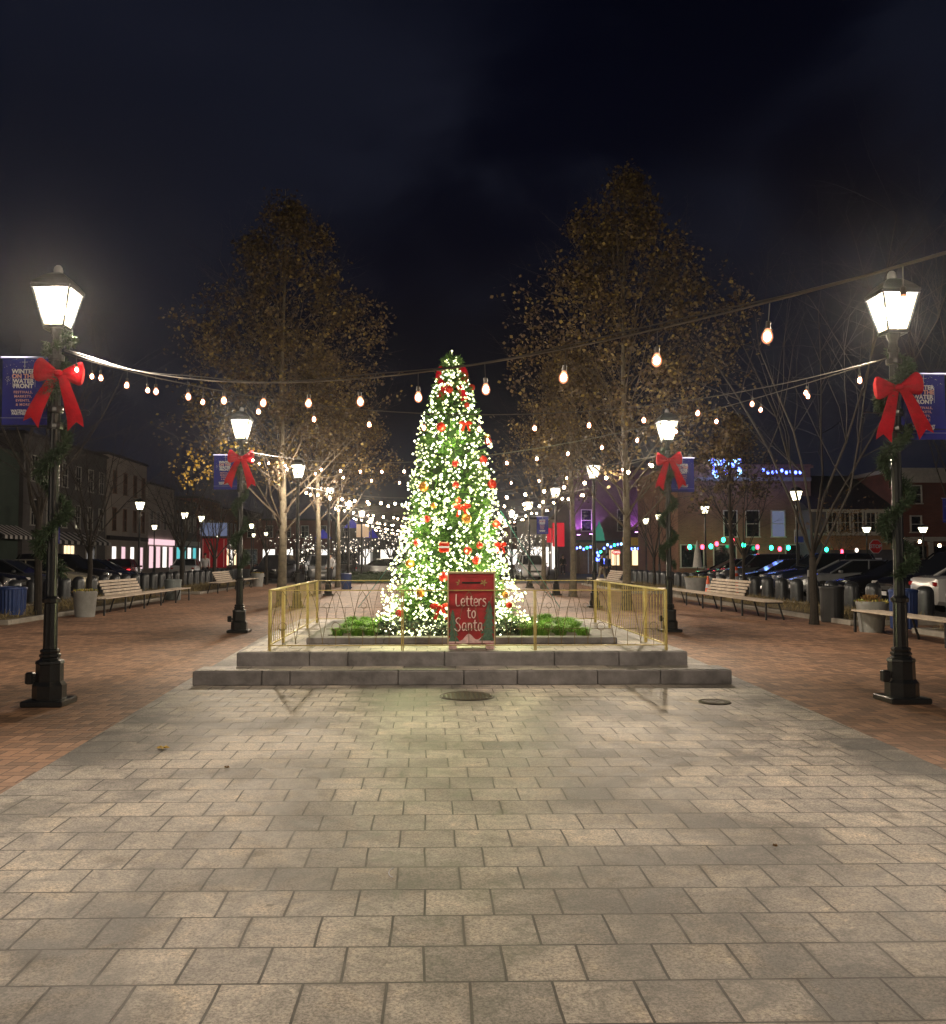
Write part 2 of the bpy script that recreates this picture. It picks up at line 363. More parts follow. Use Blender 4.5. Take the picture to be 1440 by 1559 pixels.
    def build(s, name, mats, parent=None, smooth=False, loc=None):
        o = D.objects.new(name, s.mesh(name, mats, smooth)); COL.objects.link(o)
        if parent: o.parent = parent
        if loc is not None: o.location = loc
        return o
def inst(name, me, parent=None, loc=(0, 0, 0), rot=(0, 0, 0), sc=None):
    o = D.objects.new(name, me); COL.objects.link(o); o.parent = parent; o.location = loc; o.rotation_euler = rot
    if sc: o.scale = sc if isinstance(sc, (tuple, list)) else (sc,)*3
    return o
def tag(o, label=None, cat=None, group=None, kind=None):
    if label: o['label'] = label
    if cat: o['category'] = cat
    if group: o['group'] = group
    if kind: o['kind'] = kind
    return o
def empty(name, loc, rz=0, label=None, cat=None, group=None):
    o = D.objects.new(name, None); COL.objects.link(o); o.location = loc; o.rotation_euler = (0, 0, rz); o.empty_display_size = .1
    return tag(o, label, cat, group)
KIDS = {}
def tree_copy(o, parent=None):
    c = o.copy(); COL.objects.link(c); c.parent = parent
    for ch in list(o.children): tree_copy(ch, c)
    return c
def dup(o, loc, rz=0, label=None, sc=None):
    c = tree_copy(o); c.location = loc; c.rotation_euler = (0, 0, rz)
    if sc: c.scale = (sc,)*3
    if label: c['label'] = label
    return c
def struct(mb, name, mt, smooth=False): return tag(mb.build(name, mt, None, smooth), kind='structure')
def text(body, size, mt, parent, loc, rot=(R(90), 0, 0), name='lettering', ext=.001, bold=.0, sp=1.0, ls=1.0, align='CENTER', sx=1.0):
    cu = D.curves.new('t', 'FONT'); cu.body = body; cu.size = size; cu.extrude = ext; cu.offset = bold
    cu.align_x = align; cu.align_y = 'CENTER'; cu.space_character = sp; cu.space_line = ls; cu.resolution_u = 3
    ob = D.objects.new('t', cu); COL.objects.link(ob)
    dg = bpy.context.evaluated_depsgraph_get(); me = D.meshes.new_from_object(ob.evaluated_get(dg))
    D.objects.remove(ob); D.curves.remove(cu)
    me.materials.clear(); me.materials.append(mt); me.name = name
    return inst(name, me, parent, loc, rot, (sx, 1, 1) if sx != 1 else None)
# ================================================================ SETTING
def sheet(name, pts, z, mt, thick=0):
    mb = MB()
    if thick:
        n = len(pts)
        mb.add([(x, y, z) for x, y in pts]+[(x, y, z-thick) for x, y in pts],
               [tuple(range(n)), tuple(range(2*n-1, n-1, -1))]+[((i+1) % n, i, n+i, n+(i+1) % n) for i in range(n)])
    else: mb.add([(x, y, z) for x, y in pts], [tuple(range(len(pts)))])
    return struct(mb, name, mt)
sheet('ground', [(-150, -60), (150, -60), (150, 300), (-150, 300)], -.01, M['asphalt'])
sheet('brick_plaza', [(-12.2, -22), (12.6, -22), (12.6, 53), (-12.2, 53)], 0, M['brick_floor'])
LB = [(-2.7, -22), (-2.7, 5.7), (-2.93, 11), (-3.12, 17), (-3.12, 22.5)]
RB = [(3.62, -22), (3.66, 6.5), (3.93, 13.2), (4.0, 18), (4.0, 22.5)]
sheet('paver_court', [(x+.42, y) for x, y in LB]+[(x-.42, y) for x, y in RB[::-1]], .004, M['paver'])
sheet('court_border_left', [(x, y) for x, y in LB]+[(x+.42, y) for x, y in LB[::-1]], .004, M['border'])
sheet('court_border_right', [(x-.42, y) for x, y in RB]+[(x, y) for x, y in RB[::-1]], .004, M['border'])
# parking pavements and streets
sheet('left_pavement', [(-13.9, 10), (-12.2, 10), (-12.2, 53), (-13.9, 53)], .0, M['kerb'])
sheet('right_pavement', [(12.6, 5), (13.1, 5), (13.1, 53), (12.6, 53)], .0, M['kerb'])
# beds: kerb ring + soil
def bed(name, x0, x1, y0, y1, h=.11):
    mb = MB(); w = .14
    mb.box(((x0+x1)/2, y0+w/2, h/2), (x1-x0, w, h), bev=.012); mb.box(((x0+x1)/2, y1-w/2, h/2), (x1-x0, w, h), bev=.012)
    mb.box((x0+w/2, (y0+y1)/2, h/2), (w, y1-y0-2*w, h), bev=.012); mb.box((x1-w/2, (y0+y1)/2, h/2), (w, y1-y0-2*w, h), bev=.012)
    struct(mb, name+'_kerb', M['kerb'])
    g = MB(); nx, ny = 12, int((y1-y0)*3)
    vs = []; rnd = random.Random(int(x0*7+y0))
    for j in range(ny+1):
        for i in range(nx+1):
            u, v = i/nx, j/ny
            e_ = min(u, 1-u, v*4, (1-v)*4)*4
            vs.append((x0+w+(x1-x0-2*w)*u, y0+w+(y1-y0-2*w)*v, h-.03+min(1, e_)*(.03+rnd.uniform(0, .05))))
    g.add(vs, [(j*(nx+1)+i, j*(nx+1)+i+1, (j+1)*(nx+1)+i+1, (j+1)*(nx+1)+i) for j in range(ny) for i in range(nx)])
    struct(g, name+'_soil', M['mulch'])
    b = MB()
    for k in range(int((x1-x0)*(y1-y0)*70)):
        x, y = rnd.uniform(x0+.2, x1-.2), rnd.uniform(y0+.2, y1-.2)
        b.blade((x, y, h), (rnd.gauss(0, .6), rnd.gauss(0, .6), 1), rnd.uniform(.06, .20), .012, rnd=rnd)
    tag(b.build('ground_cover', M['dry_grass']), 'dry straw coloured ground cover filling the bed behind the '+('left' if x0 < 0 else 'right')+' benches', 'ground cover', kind='stuff')
bed('left_bed', -12.0, -9.3, 20.5, 33.5)
bed('left_far_bed', -12.0, -9.3, 37.5, 50)
bed('right_bed', 9.3, 11.7, 20.0, 35.0)
bed('right_near_bed', 9.6, 11.7, 9.0, 18.0)
bed('right_far_bed', 8.4, 11.7, 37.5, 50)
# ---- stone steps and platform: front faces split into slabs
def slab_row(mb, x0, x1, y0, y1, z0, z1, joints, th=.05):
    xs = [x0]+joints+[x1]; rnd = random.Random(int(z1*100))
    for a, b in zip(xs[:-1], xs[1:]):
        mb.box(((a+b)/2, (y0+y1)/2+rnd.uniform(-.003, .003), (z0+z1)/2), (b-a-.006, y1-y0, z1-z0), bev=.012)
st = MB()
slab_row(st, -2.76, 3.60, 10.80, 11.28, 0.0, .172, [-1.95, -1.62, -.35, .42, 1.05, 2.0, 2.75])
slab_row(st, -2.34, 3.20, 11.24, 11.9, .160, .345, [-1.45, -.98, .20, 1.55, 2.35])
struct(st, 'stone_steps', M['stone'])
pl = MB()
pl.box((.43, 14.35, .1675), (5.53, 5.0, .335)); struct(pl, 'stone_platform', M['stone'])
sheet('tread_paving', [(-2.30, 11.3), (3.17, 11.3), (3.17, 16.8), (-2.30, 16.8)], .349, M['paver'])
sheet('lower_tread', [(-2.73, 10.82), (3.57, 10.82), (3.57, 11.235), (-2.73, 11.235)], .177, M['border'])
# planter kerb with soil
pk = MB(); X0, X1, Y0, Y1, hz, bz = -1.62, 2.5, 12.2, 15.6, .09, .349
for a in (-1.62, -.6, .5, 1.5):
    pk.box((a+.515, Y0+.13, bz+hz/2), (1.024, .26, hz), bev=.01)
    pk.box((a+.515, Y1-.13, bz+hz/2), (1.024, .26, hz), bev=.01)
pk.box((X0+.13, (Y0+Y1)/2, bz+hz/2), (.26, Y1-Y0-.53, hz), bev=.01); pk.box((X1-.13, (Y0+Y1)/2, bz+hz/2), (.26, Y1-Y0-.53, hz), bev=.01)
struct(pk, 'planter_kerb', M['stone'])
sheet('planter_soil', [(X0+.2, Y0+.2), (X1-.2, Y0+.2), (X1-.2, Y1-.2), (X0+.2, Y1-.2)], bz+.06, M['soil'])
# ================================================================ STREET LAMPS
def lantern_parts(parent, z, glass, s=1.0, simple=False):
    b0, b1, gh = .098*s, .188*s, .385*s
    z0 = z
    g = MB(); g.loft([[(-a, -a, zz), (a, -a, zz), (a, a, zz), (-a, a, zz)] for a, zz in ((b0, z0), (b1, z0+gh))], caps=True)
    g.build('glass', glass, parent)
    if not simple:
        ld = D.lights.new('lantern_lamp', 'POINT'); ld.energy = LAMP_E; ld.color = (1, .82, .62); ld.shadow_soft_size = .07
        lo_ = D.objects.new('lantern_lamp', ld); COL.objects.link(lo_); lo_.parent = parent; lo_.location = (0, 0, z0+.21)
    f = MB(); w = .014*s
    for sx in (-1, 1):
        for sy in (-1, 1):
            f.tube([(sx*b0*1.02, sy*b0*1.02, z0-.01), (sx*b1*1.02, sy*b1*1.02, z0+gh)], w*.8, 4)
    for a, zz, hh in ((b0+.006, z0-.015, .035), (b1+.008, z0+gh, .03)):
        for sx, sy, dx, dy in ((0, -1, 2*a, w*1.6), (0, 1, 2*a, w*1.6), (-1, 0, w*1.6, 2*a-.04), (1, 0, w*1.6, 2*a-.04)):
            f.box((sx*a, sy*a, zz), (dx, dy, hh))
    f.box((0, 0, z0-.012), (b0*2+.03, b0*2+.03, .02)); f.build('cage', M['black_iron'], parent)
    r = MB(); R0 = b1*1.09*sqrt(2)
    r.lathe([(R0, z0+gh+.014), (R0, z0+gh+.03), (R0*.80, z0+gh+.085), (R0*.45, z0+gh+.155), (R0*.2, z0+gh+.185)], n=4, rot=.5)
    rf = r.build('roof', M['black_iron'], parent)
    c = MB(); c.lathe([(.045*s, 0), (.048*s, .03), (.04*s, .065), (.022*s, .085), (.002, .092)], (0, 0, z0+gh+.183), n=12)
    c.build('finial', M['pot'], rf, True)
def street_lamp(full=True, glass=None):
    t = empty('street_lamp', (0, 0, 0))
    b = MB()
    b.box((0, 0, .03), (.42, .42, .06), bev=.01)
    n = 8; ro = .5
    b.lathe([(.165, .05), (.165, .20), (.150, .22), (.135, .24), (.132, .41), (.140, .42), (.135, .445), (.105, .46), (.092, .475), (.105, .49), (.105, .51), (.088, .52), (.098, .545), (.09, .56), (.072, .57)], n=n if full else 8, rot=ro)
    b.build('base', M['black_iron'], t)
    p = MB()
    prof = [(.072, .56), (.068, 1.03), (.088, 1.04), (.092, 1.075), (.070, 1.09), (.056, 1.11), (.046, 3.68), (.062, 3.69), (.062, 3.72), (.045, 3.74), (.045, 3.80), (.062, 3.83), (.075, 3.895)]
    nn = 20 if full else 8
    vs = []; fs = []
    for r, z in prof:
        for q in range(nn):
            rr = r*(1-.10*(q % 2)) if full else r
            vs.append((rr*cos(2*pi*q/nn), rr*sin(2*pi*q/nn), z))
    for i in range(len(prof)-1):
        for q in range(nn): fs.append((i*nn+q, i*nn+(q+1) % nn, (i+1)*nn+(q+1) % nn, (i+1)*nn+q))
    p.add(vs, fs)
    p.build('pole', M['black_iron'], t, True)
    lantern_parts(t, 3.905, glass or M['lamp_glass'], simple=(glass is M['lamp_glass_far']))
    if full:
        o = MB(); o.box((-.185, -.03, .27), (.08, .09, .12), bev=.012); o.box((-.145, -.03, .27), (.06, .04, .04)); o.build('outlet_box', M['black_iron'], t)
        a = MB()
        for s in (1,):
            a.tube([(.05, 0, 3.02), (.30, 0, 3.04), (.335, 0, 3.03), (.355, 0, 3.005), (.345, 0, 2.985), (.325, 0, 2.985)], .007, 6)
        a.tube([(-.04, 0, 2.86), (-.56, 0, 2.86)], .010, 6)
        a.lathe([(.075, 3.0), (.08, 3.02), (.08, 3.05), (.075, 3.07)], n=12)
        a.lathe([(.075, 3.55), (.08, 3.56), (.08, 3.6), (.075, 3.61)], n=12); a.lathe([(.075, 2.83), (.08, 2.85), (.08, 2.88), (.075, 2.9)], n=12)
        a.build('banner_bracket', M['black_iron'], t)
    return t
LX, RX = -3.93, 4.88
LXS = [-3.93, -3.88, -3.80, -3.93, -3.98, -3.98, -3.98, -3.98]; RXS = [4.88, 4.95, 4.90, 5.02, 5.12, 5.05, 5.0, 5.0]
LY = [.5, 9.5, 18.5, 27.5, 36.5, 45.5, 54.5, 63.5]
ORD = ['nearest', 'second', 'third', 'fourth', 'fifth', 'sixth', 'seventh']
lampF = street_lamp(True); lampF.location = (LXS[1], LY[1], 0)
tag(lampF, 'tall black lamp post with lit lantern and red bow, nearest in the left row', 'street lamp', 'lamp posts lining the plaza')
lampR = dup(lampF, (RXS[1], LY[1], 0), 0, 'tall black lamp post with lit lantern and red bow, nearest in the right row')
for ch in lampR.children:
    if ch.name.startswith('banner_bracket'): ch.scale = (-1, 1, 1)
lampS = street_lamp(False, M['lamp_glass']); lampS.location = (LX, LY[0], 0)
tag(lampS, 'black lamp post behind the photographer at the left of the court', 'street lamp', 'lamp posts lining the plaza')
dup(lampS, (RX, LY[0], 0), 0, 'black lamp post behind the photographer at the right of the court')
for k in range(2, 8):
    for sx, sd in ((LX, 'left'), (RX, 'right')):
        s_ = lampF if k == 2 else lampS
        o = dup(s_, ((LXS if sx < 0 else RXS)[k], LY[k], 0), 0, f'black lamp post with lit lantern, {ORD[k-1]} from the front in the {sd} inner row' if k > 2 else f'black lamp post with red bow and banner, second from the front in the {sd} row')
        if k == 2 and sx > 0:
            for ch in o.children:
                if ch.name.startswith('banner_bracket'): ch.scale = (-1, 1, 1)
# outer rows beside the parked cars: (px, py of lantern centre, label)
lampD = street_lamp(False, M['lamp_glass_far'])
outer = [(213, 770, 'black lamp post with lit lantern in front of the pale three storey house'),
         (235, 803, 'small distant lamp post right of the pale house by the pink lit shop'),
         (281, 785, 'distant lamp post rising behind the left bare tree, left one of a close pair'),
         (307, 790, 'distant lamp post right one of the close pair on the left'),
         (332, 815, 'small distant lamp post left of the second bow lamp'),
         (383, 801, 'distant lamp post just right of the second left bow lamp'),
         (405, 813, 'distant lamp post between the left bow lamp and the railing tree'),
         (386, 815, 'small distant lamp post below another near the second bow lamp'),
         (1073, 775, 'lamp post with lit lantern before the brown brick building, left of its bare tree'),
         (1212, 753, 'lamp post with lit lantern before the corner of the brown brick building'),
         (983, 793, 'distant lamp post left of the second right bow lamp, left of a pair'),
         (1003, 787, 'distant lamp post just left of the second right bow lamp, right of a pair'),
         (881, 823, 'tiny distant lamp post by the timber clad restaurant')]
for i, (px, py, lb) in enumerate(outer):
    Y = 2.62*F/(849-py)
    q = at(px, py, Y)
    loc = (q.x, Y, q.z-4.13)
    if i == 0: lampD.location = (q.x, Y, 0); tag(lampD, lb, 'street lamp', 'lamp posts beside the streets'); lampD.scale = (1, 1, 1)
    else:
        o = dup(lampD, (q.x, Y, 0), 0, lb)
for px, Y, lb in ((1319, 50, 'low lamp with wide lit lantern before the white window band'), (1405, 48, 'low lamp with wide lit lantern before the dark red building')):
    q = at(px, 806, Y); o = dup(lampD, (q.x, Y, 0), 0, lb); o.scale = (.95, .95, (q.z)/4.13)
# a pair of street lamps on the left pavement, out of frame, like the rest of the row
# ================================================================ BOWS, BANNERS, GARLANDS
def bow():
    t = empty('bow', (0, 0, 0))
    for s in (-1, 1):
        # loop: inflated pleated lobe
        m_ = MB(); nu, nv = 12, 12; front = []; back = []
        for i in range(nu+1):
            u = i/nu
            cx_ = s*(.02+.225*u); hh = .028+.098*(u**.8)*(1-.25*max(0, u-.85)/.15)
            cz_ = .012*u - .012
            for j in range(nv+1):
                v = -1+2*j/nv
                pl_ = cos(v*pi*2.5)*.010*(1-u)**.6
                bul = sqrt(max(0, 1-v*v))
                tn = .012+.060*sin(min(1, u*1.02)*pi*.72)**.8
                edge = -.022*s*(1-abs(v))*(0) 
                x = cx_ + s*.03*(abs(v)**2)*(u)*(-.8 if v > .5 else -.3)
                z = cz_+hh*v + (.035*u if v > 0 else 0)*abs(v)
                front.append((x, -.03-tn*bul-pl_, z)); back.append((x, -.03+tn*bul*.6, z))
        nn = nv+1
        fs = [(i*nn+j, i*nn+j+1, (i+1)*nn+j+1, (i+1)*nn+j) for i in range(nu) for j in range(nv)]
        m_.add(front, fs if s < 0 else [f[::-1] for f in fs]); m_.add(back, fs if s > 0 else [f[::-1] for f in fs])
        # outer rim closes front to back
        b_ = len(m_.v); rim = [front[nu*nn+j] for j in range(nn)]+[back[nu*nn+j] for j in range(nn)]
        m_.add(rim, [(j, j+1, nn+j+1, nn+j) for j in range(nn-1)])
        m_.build('loop', M['red_velvet'], t, True)
        # tail
        tl = MB(); pts = []; n_ = 10; vs = []
        for i in range(n_+1):
            u = i/n_; x = s*(.035+.19*u**.9); z = -.03-.50*u; w = .045+.040*u
            y = -.05-.022*sin(u*pi*1.4+s)*.9
            nx_, nz_ = .93, .33*s   # across direction
            for e_ in (-1, 0, 1):
                zz = z + (e_*e_-.0)*(-.045 if i == n_ else 0) + (.03 if (i == n_ and e_ == 0) else 0)
                vs.append((x+e_*w*nx_, y-(.012 if e_ == 0 else 0), zz+e_*w*nz_))
        nb = len(vs); vs += [(a, b_+.006, c) for a, b_, c in vs]; fs = []
        for i in range(n_):
            for j in range(2):
                a = i*3+j; fs.append((a, a+1, a+4, a+3)); fs.append((nb+a, nb+a+3, nb+a+4, nb+a+1))
            fs.append((i*3, i*3+3, nb+i*3+3, nb+i*3)); fs.append((i*3+2, nb+i*3+2, nb+i*3+5, i*3+5))
        for j in range(2): fs.append((n_*3+j, n_*3+j+1, nb+n_*3+j+1, nb+n_*3+j))
        tl.add(vs, fs); tl.build('tail', M['red_velvet'], t, True)
    k = MB(); k.box((0, -.07, -.012), (.085, .07, .075), bev=.02); k.build('knot', M['red_velvet'], t, True)
    return t
bow1 = bow(); bow1.location = (LXS[1]+.08, LY[1]-.09, 3.40); bow1.rotation_euler = (0, R(5), R(6)); bow1.scale = (.98,)*3
tag(bow1, 'large red velvet bow tied on the nearest left lamp post', 'bow', 'red bows on the lamp posts')
def put_bow(x, y, z, rz, ry, lb, s=1.05):
    b = dup(bow1, (x, y, z), 0, lb); b.rotation_euler = (0, R(ry), R(rz)); b.scale = (s,)*3
put_bow(RXS[1]-.02, LY[1]-.09, 3.29, -8, -6, 'large red velvet bow tied on the nearest right lamp post', .96)
put_bow(LXS[2]+.02, LY[2]-.09, 3.52, 4, 2, 'red velvet bow on the second left lamp post')
put_bow(RXS[2], LY[2]-.09, 3.50, -4, -3, 'red velvet bow on the second right lamp post')
def banner(mirror=1):
    t = empty('pole_banner', (0, 0, 0)); c = -.305*mirror
    f = MB(); n = 8; w, h = .47, .70; vs = []
    for j in range(n+1):
        for i in range(n+1):
            u, v = i/n, j/n; vs.append((c+(u-.5)*w, .012*sin(u*3+v*2)*(.3+.4*v), -v*h))
    nb = len(vs); vs += [(a, b+.004, z) for a, b, z in vs]; k = n+1
    fs = [(j*k+i, (j+1)*k+i, (j+1)*k+i+1, j*k+i+1) for j in range(n) for i in range(n)]
    fs += [tuple(nb+a for a in q[::-1]) for q in fs]
    for j in range(n): fs += [(j*k, nb+j*k, nb+(j+1)*k, (j+1)*k), (j*k+n, (j+1)*k+n, nb+(j+1)*k+n, nb+j*k+n)]
    f.add(vs, fs); f.build('fabric', M['banner'], t, True)
    r = MB(); r.tube([(c-.25, -.004, 0), (c+.25, -.004, 0)], .012, 6); r.tube([(c+.2*mirror, -.004, 0), (c+.27*mirror, .01, .005)], .010, 6)
    r.build('rail', mat_cache_rail(), t); r = MB(); r.tube([(c-.24, -.006, -.63), (c+.24, -.006, -.63)], .004, 5); r.build('lower_rail', mat_cache_rail(), t)
    text('WINTER\nON THE\nWATER\nFRONT', .062, M['white_ink'], t, (c-.01, -.020, -.225), name='lettering', bold=.0022, ls=.82, sp=1.02)
    (None) or text('ON THE', .062, M['pink_ink'], t, (c-.01, -.0225, -.225+.0255), name='lettering', bold=.0022, sp=1.02)
    text('FESTIVALS,\nMARKETS,\nEVENTS,\n& MORE', .036, M['pink_ink'], t, (c-.01, -.020, -.43), name='lettering', ls=1.2, sp=1.15, bold=.0006)
    text('WATERFRONT\nPARTNERSHIP', .036, M['white_ink'], t, (c-.01, -.020, -.575), name='lettering', bold=.0014, ls=.8)
    d = MB(); rnd = random.Random(3)
    for i in range(26):
        x, z = c+rnd.uniform(-.21, .21), -rnd.uniform(.015, .12); s = rnd.uniform(.002, .005)
        d.box((x, -.018, z), (s, .002, s))
    d.box((c, -.018, -.06), (.0025, .002, .11)); d.box((c, -.0195, -.05), (.06, .002, .0025))
    for i in range(30):
        a = rnd.uniform(0, 2*pi); q = rnd.uniform(0, .05); x = c-.165*1+q*cos(a)*.6; z = -.23+q*sin(a)*1.3; d.box((x, -.018, z), (.006, .002, .002), rz=0)
    d.box((c-.12, -.018, -.225), (.002, .002, .17)); d.box((c+.11, -.018, -.225), (.002, .002, .17))
    d.build('star_print', M['white_ink'], t)
    return t
def mat_cache_rail():
    if 'rail' not in M: M['rail'] = mat('white_banner_rail', (.25, .27, .5), .5)
    return M['rail']
bn = banner(1); bn.location = (LXS[1], LY[1]-.03, 3.575); tag(bn, 'navy winter festival banner hung on the nearest left lamp post', 'banner', 'navy banners on the lamp posts')
bnr = banner(-1); bnr.location = (RXS[1], LY[1]+.0, 3.45); tag(bnr, 'navy winter festival banner hung right of the nearest right lamp post', 'banner', 'navy banners on the lamp posts')
dup(bn, (LXS[2], LY[2]-.03, 3.575), 0, 'navy banner on the second left lamp post, beside its bow')
dup(bnr, (RXS[2], LY[2], 3.54), 0, 'navy banner on the second right lamp post, beside its bow')
dup(bnr, (RX-.6, LY[4], 3.15), 0, 'navy banner on the fourth right lamp post, before the purple lit house')
q = at(1432, 785, 26); dup(bnr, (q.x, 26, q.z+.5), 0, 'navy banner at the right edge above the white car')
def garland(seed, turns=3.3, z0=1.35, z1=3.75, n=7000):
    rnd = random.Random(seed); t = MB(); st_ = MB(); pts = []
    for i in range(80):
        u = i/79; a = u*turns*2*pi+seed; pts.append((.105*cos(a), .105*sin(a), z0+(z1-z0)*u))
    st_.tube(pts, .012, 5)
    clumps = [rnd.random() for _ in range(11)]
    for i in range(n):
        u = rnd.random()
        cl = min(abs(u-c) for c in clumps); th = .055+.075*math.exp(-(cl/.035)**2)
        if rnd.random() > .45+.55*math.exp(-(cl/.05)**2): continue
        a = u*turns*2*pi+seed
        ax = Vector((cos(a), sin(a), 0)); c = ax*.105+Vector((0, 0, z0+(z1-z0)*u))
        d = Vector((rnd.gauss(0, 1), rnd.gauss(0, 1), rnd.gauss(0, 1))).normalized()
        d = (d+ax*.7).normalized(); base = c+d*rnd.uniform(0, th*.7)
        t.blade(base, d+Vector((rnd.gauss(0, .5), rnd.gauss(0, .5), rnd.gauss(-.3, .5))), rnd.uniform(.03, .07), .011, rnd=rnd)
    root = empty('garland', (0, 0, 0))
    st_.build('stem', M['garland'], root); t.build('needles', M['garland'], root)
    return root
g1 = garland(1); g1.location = (LXS[1], LY[1], 0); tag(g1, 'evergreen garland wound round the nearest left lamp post', 'garland', 'evergreen garlands on the lamp posts')
g2 = garland(4, 3.6, 1.3, 3.72, 9500); g2.location = (RXS[1], LY[1], 0); tag(g2, 'thick evergreen garland wound round the nearest right lamp post', 'garland', 'evergreen garlands on the lamp posts')
dup(g2, (LXS[2], LY[2], 0), .8, 'evergreen garland wound round the second left lamp post')
dup(g2, (RXS[2], LY[2], 0), 2.2, 'thick evergreen garland wound round the second right lamp post')
# lush sprig lit under the left lantern
sp = MB(); rnd = random.Random(8)
for c in ((.11, -.06, 3.80), (.15, -.04, 3.72), (.05, -.1, 3.70), (.17, 0, 3.78), (-.07, -.1, 3.62)):
    sp.sphere(c, .035, 8, 5)
    for i in range(60):
        d = Vector((rnd.gauss(0, 1), rnd.gauss(0, 1), rnd.gauss(0, 1))).normalized(); sp.blade(Vector(c)+d*.02, d, rnd.uniform(.03, .06), .014, rnd=rnd)
tag(sp.build('fir_sprig', M['garland'], None, False, (LXS[1], LY[1], 0)), 'small green fir sprig at the top of the left garland under the lantern', 'sprig')
# ================================================================ STRING LIGHTS
bulbm = MB(); bulbm.lathe([(.010, .0), (.016, -.010), (.024, -.026), (.027, -.042), (.023, -.058), (.012, -.069), (.002, -.072)], n=12); BULB = bulbm.mesh('bulb', M['bulb_glass'], True)
fm = MB(); fm.sphere((0, 0, -.038), .0155, 8, 6, sc=(1, 1, 1.3)); FIL = fm.mesh('filament', M['bulb_core'], True)
sm = MB(); sm.lathe([(.009, .03), (.012, .026), (.012, -.005), (.010, -.01)], n=8); sm.tube([(0, 0, .03), (0, 0, .11)], .0025, 4); SOCK = sm.mesh('socket', M['wire'])
fb = MB(); fb.sphere((0, 0, -.05), .034, 8, 5, sc=(1, 1, 1.15)); FARB = fb.mesh('bulb', M['bulb_far'], True)
def strand(a, b, sag, nb, near, label, first=.5, double=False):
    a, b = Vector(a), Vector(b); t = empty('string_lights', a, 0, label, 'string lights', 'string lights spanning the plaza')
    def P(u): p = a.lerp(b, u); p.z -= sag*4*u*(1-u); return p-a
    w = MB(); w.tube([P(i/40) for i in range(41)], .006 if near else .009, 5)
    if double: w.tube([P(i/40)+Vector((.0, 0, .022*sin(i*.9)*.5+.014)) for i in range(41)], .004, 4)
    w.build('wire', M['wire'], t)
    rnd = random.Random(int(a.y*10+a.x))
    for i in range(nb):
        u = (i+first)/nb; p = P(u); dz = .115
        q = inst('bulb', BULB if near else FARB, t, (p.x, p.y, p.z-dz), (rnd.uniform(-.1, .1), rnd.uniform(-.1, .1), 0))
        if near: inst('filament', FIL, q); inst('socket', SOCK, q)
for k in range(1, 8):
    y = LY[k]; za = 3.62
    strand((LXS[k]+.08, y, za), (RXS[k]-.08, y, za), .62 if k == 1 else .48, 15, k <= 2, f'string of warm bulbs straight across between the {ORD[k-1]} pair of lamp posts', .5)
for k in range(0, 7):
    lb = 'nearest string of large warm bulbs, sweeping from the left lamp to the upper right corner' if k == 0 else f'diagonal string of warm bulbs from the {ORD[k-1]} right lamp post to the {ORD[k]} left one'
    strand((LXS[k+1]+.08, LY[k+1], 3.66), (RXS[k]-.08, LY[k], 3.40 if k == 0 else 3.62), .92 if k == 0 else .6, 22, k <= 1, lb, .56 if k == 0 else .5, k == 0)
NTH = ['zeroth', 'first', 'second', 'third', 'fourth', 'fifth', 'sixth', 'seventh', 'eighth', 'ninth', 'tenth', 'eleventh', 'twelfth', 'thirteenth', 'fourteenth', 'fifteenth', 'sixteenth', 'seventeenth', 'eighteenth', 'nineteenth', 'twentieth', 'twenty-first', 'twenty-second', 'twenty-third', 'twenty-fourth', 'twenty-fifth', 'twenty-sixth', 'twenty-seventh', 'twenty-eighth', 'twenty-ninth', 'thirtieth', 'thirty-first', 'thirty-second']
# ================================================================ CHRISTMAS TREE
TX, TY, TZ, TH = .36, 13.9, .43, 4.15
PROF = [(0, 1.14), (.06, 1.02), (.15, .88), (.3, .745), (.45, .64), (.6, .555), (.72, .46), (.84, .30), (.93, .165), (.975, .07), (1, .02)]
def prof(u):
    for (a, ra), (b, rb) in zip(PROF[:-1], PROF[1:]):
        if u <= b: return ra+(rb-ra)*(u-a)/(b-a)
    return .02
xt = empty('christmas_tree', (TX, TY, TZ), 0, 'tall lit christmas tree covered in white lights in the planter', 'christmas tree')
rnd = random.Random(5)
tb = MB(); tb.lathe([(.09, -.05), (.07, .4), (.03, 3.0), (.01, TH)], n=8); tb.build('trunk', M['bark'], xt)
fo = MB()
def bumpy(u, a): return 1+.07*sin(a*5+u*23)+.06*sin(a*9-u*41+1)+.04*sin(u*60+a*2)
for i in range(3300):
    u = 1-sqrt(1-rnd.random()*.995) if i < 3000 else rnd.uniform(.82, 1); a = rnd.uniform(0, 2*pi); r = prof(u)*bumpy(u, a); z = u*TH
    ro = r*rnd.uniform(.55, .99)
    base = Vector((ro*cos(a)*.8, ro*sin(a)*.8, z-.02)); out = Vector((cos(a), sin(a), -.15+.5*u)).normalized()
    L_ = rnd.uniform(.10, .20)*(1-.35*u)
    for k in range(9):
        d = out+Vector((rnd.gauss(0, .45), rnd.gauss(0, .45), rnd.gauss(0, .4)))
        fo.blade(base+out*rnd.uniform(0, L_*.8), d, rnd.uniform(.05, .11), .016, rnd=rnd)
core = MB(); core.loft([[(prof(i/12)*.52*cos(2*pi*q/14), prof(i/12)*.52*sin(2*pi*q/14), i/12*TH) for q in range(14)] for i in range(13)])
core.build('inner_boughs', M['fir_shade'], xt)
fo.build('needles', M['tree_green'], xt)
bl = []
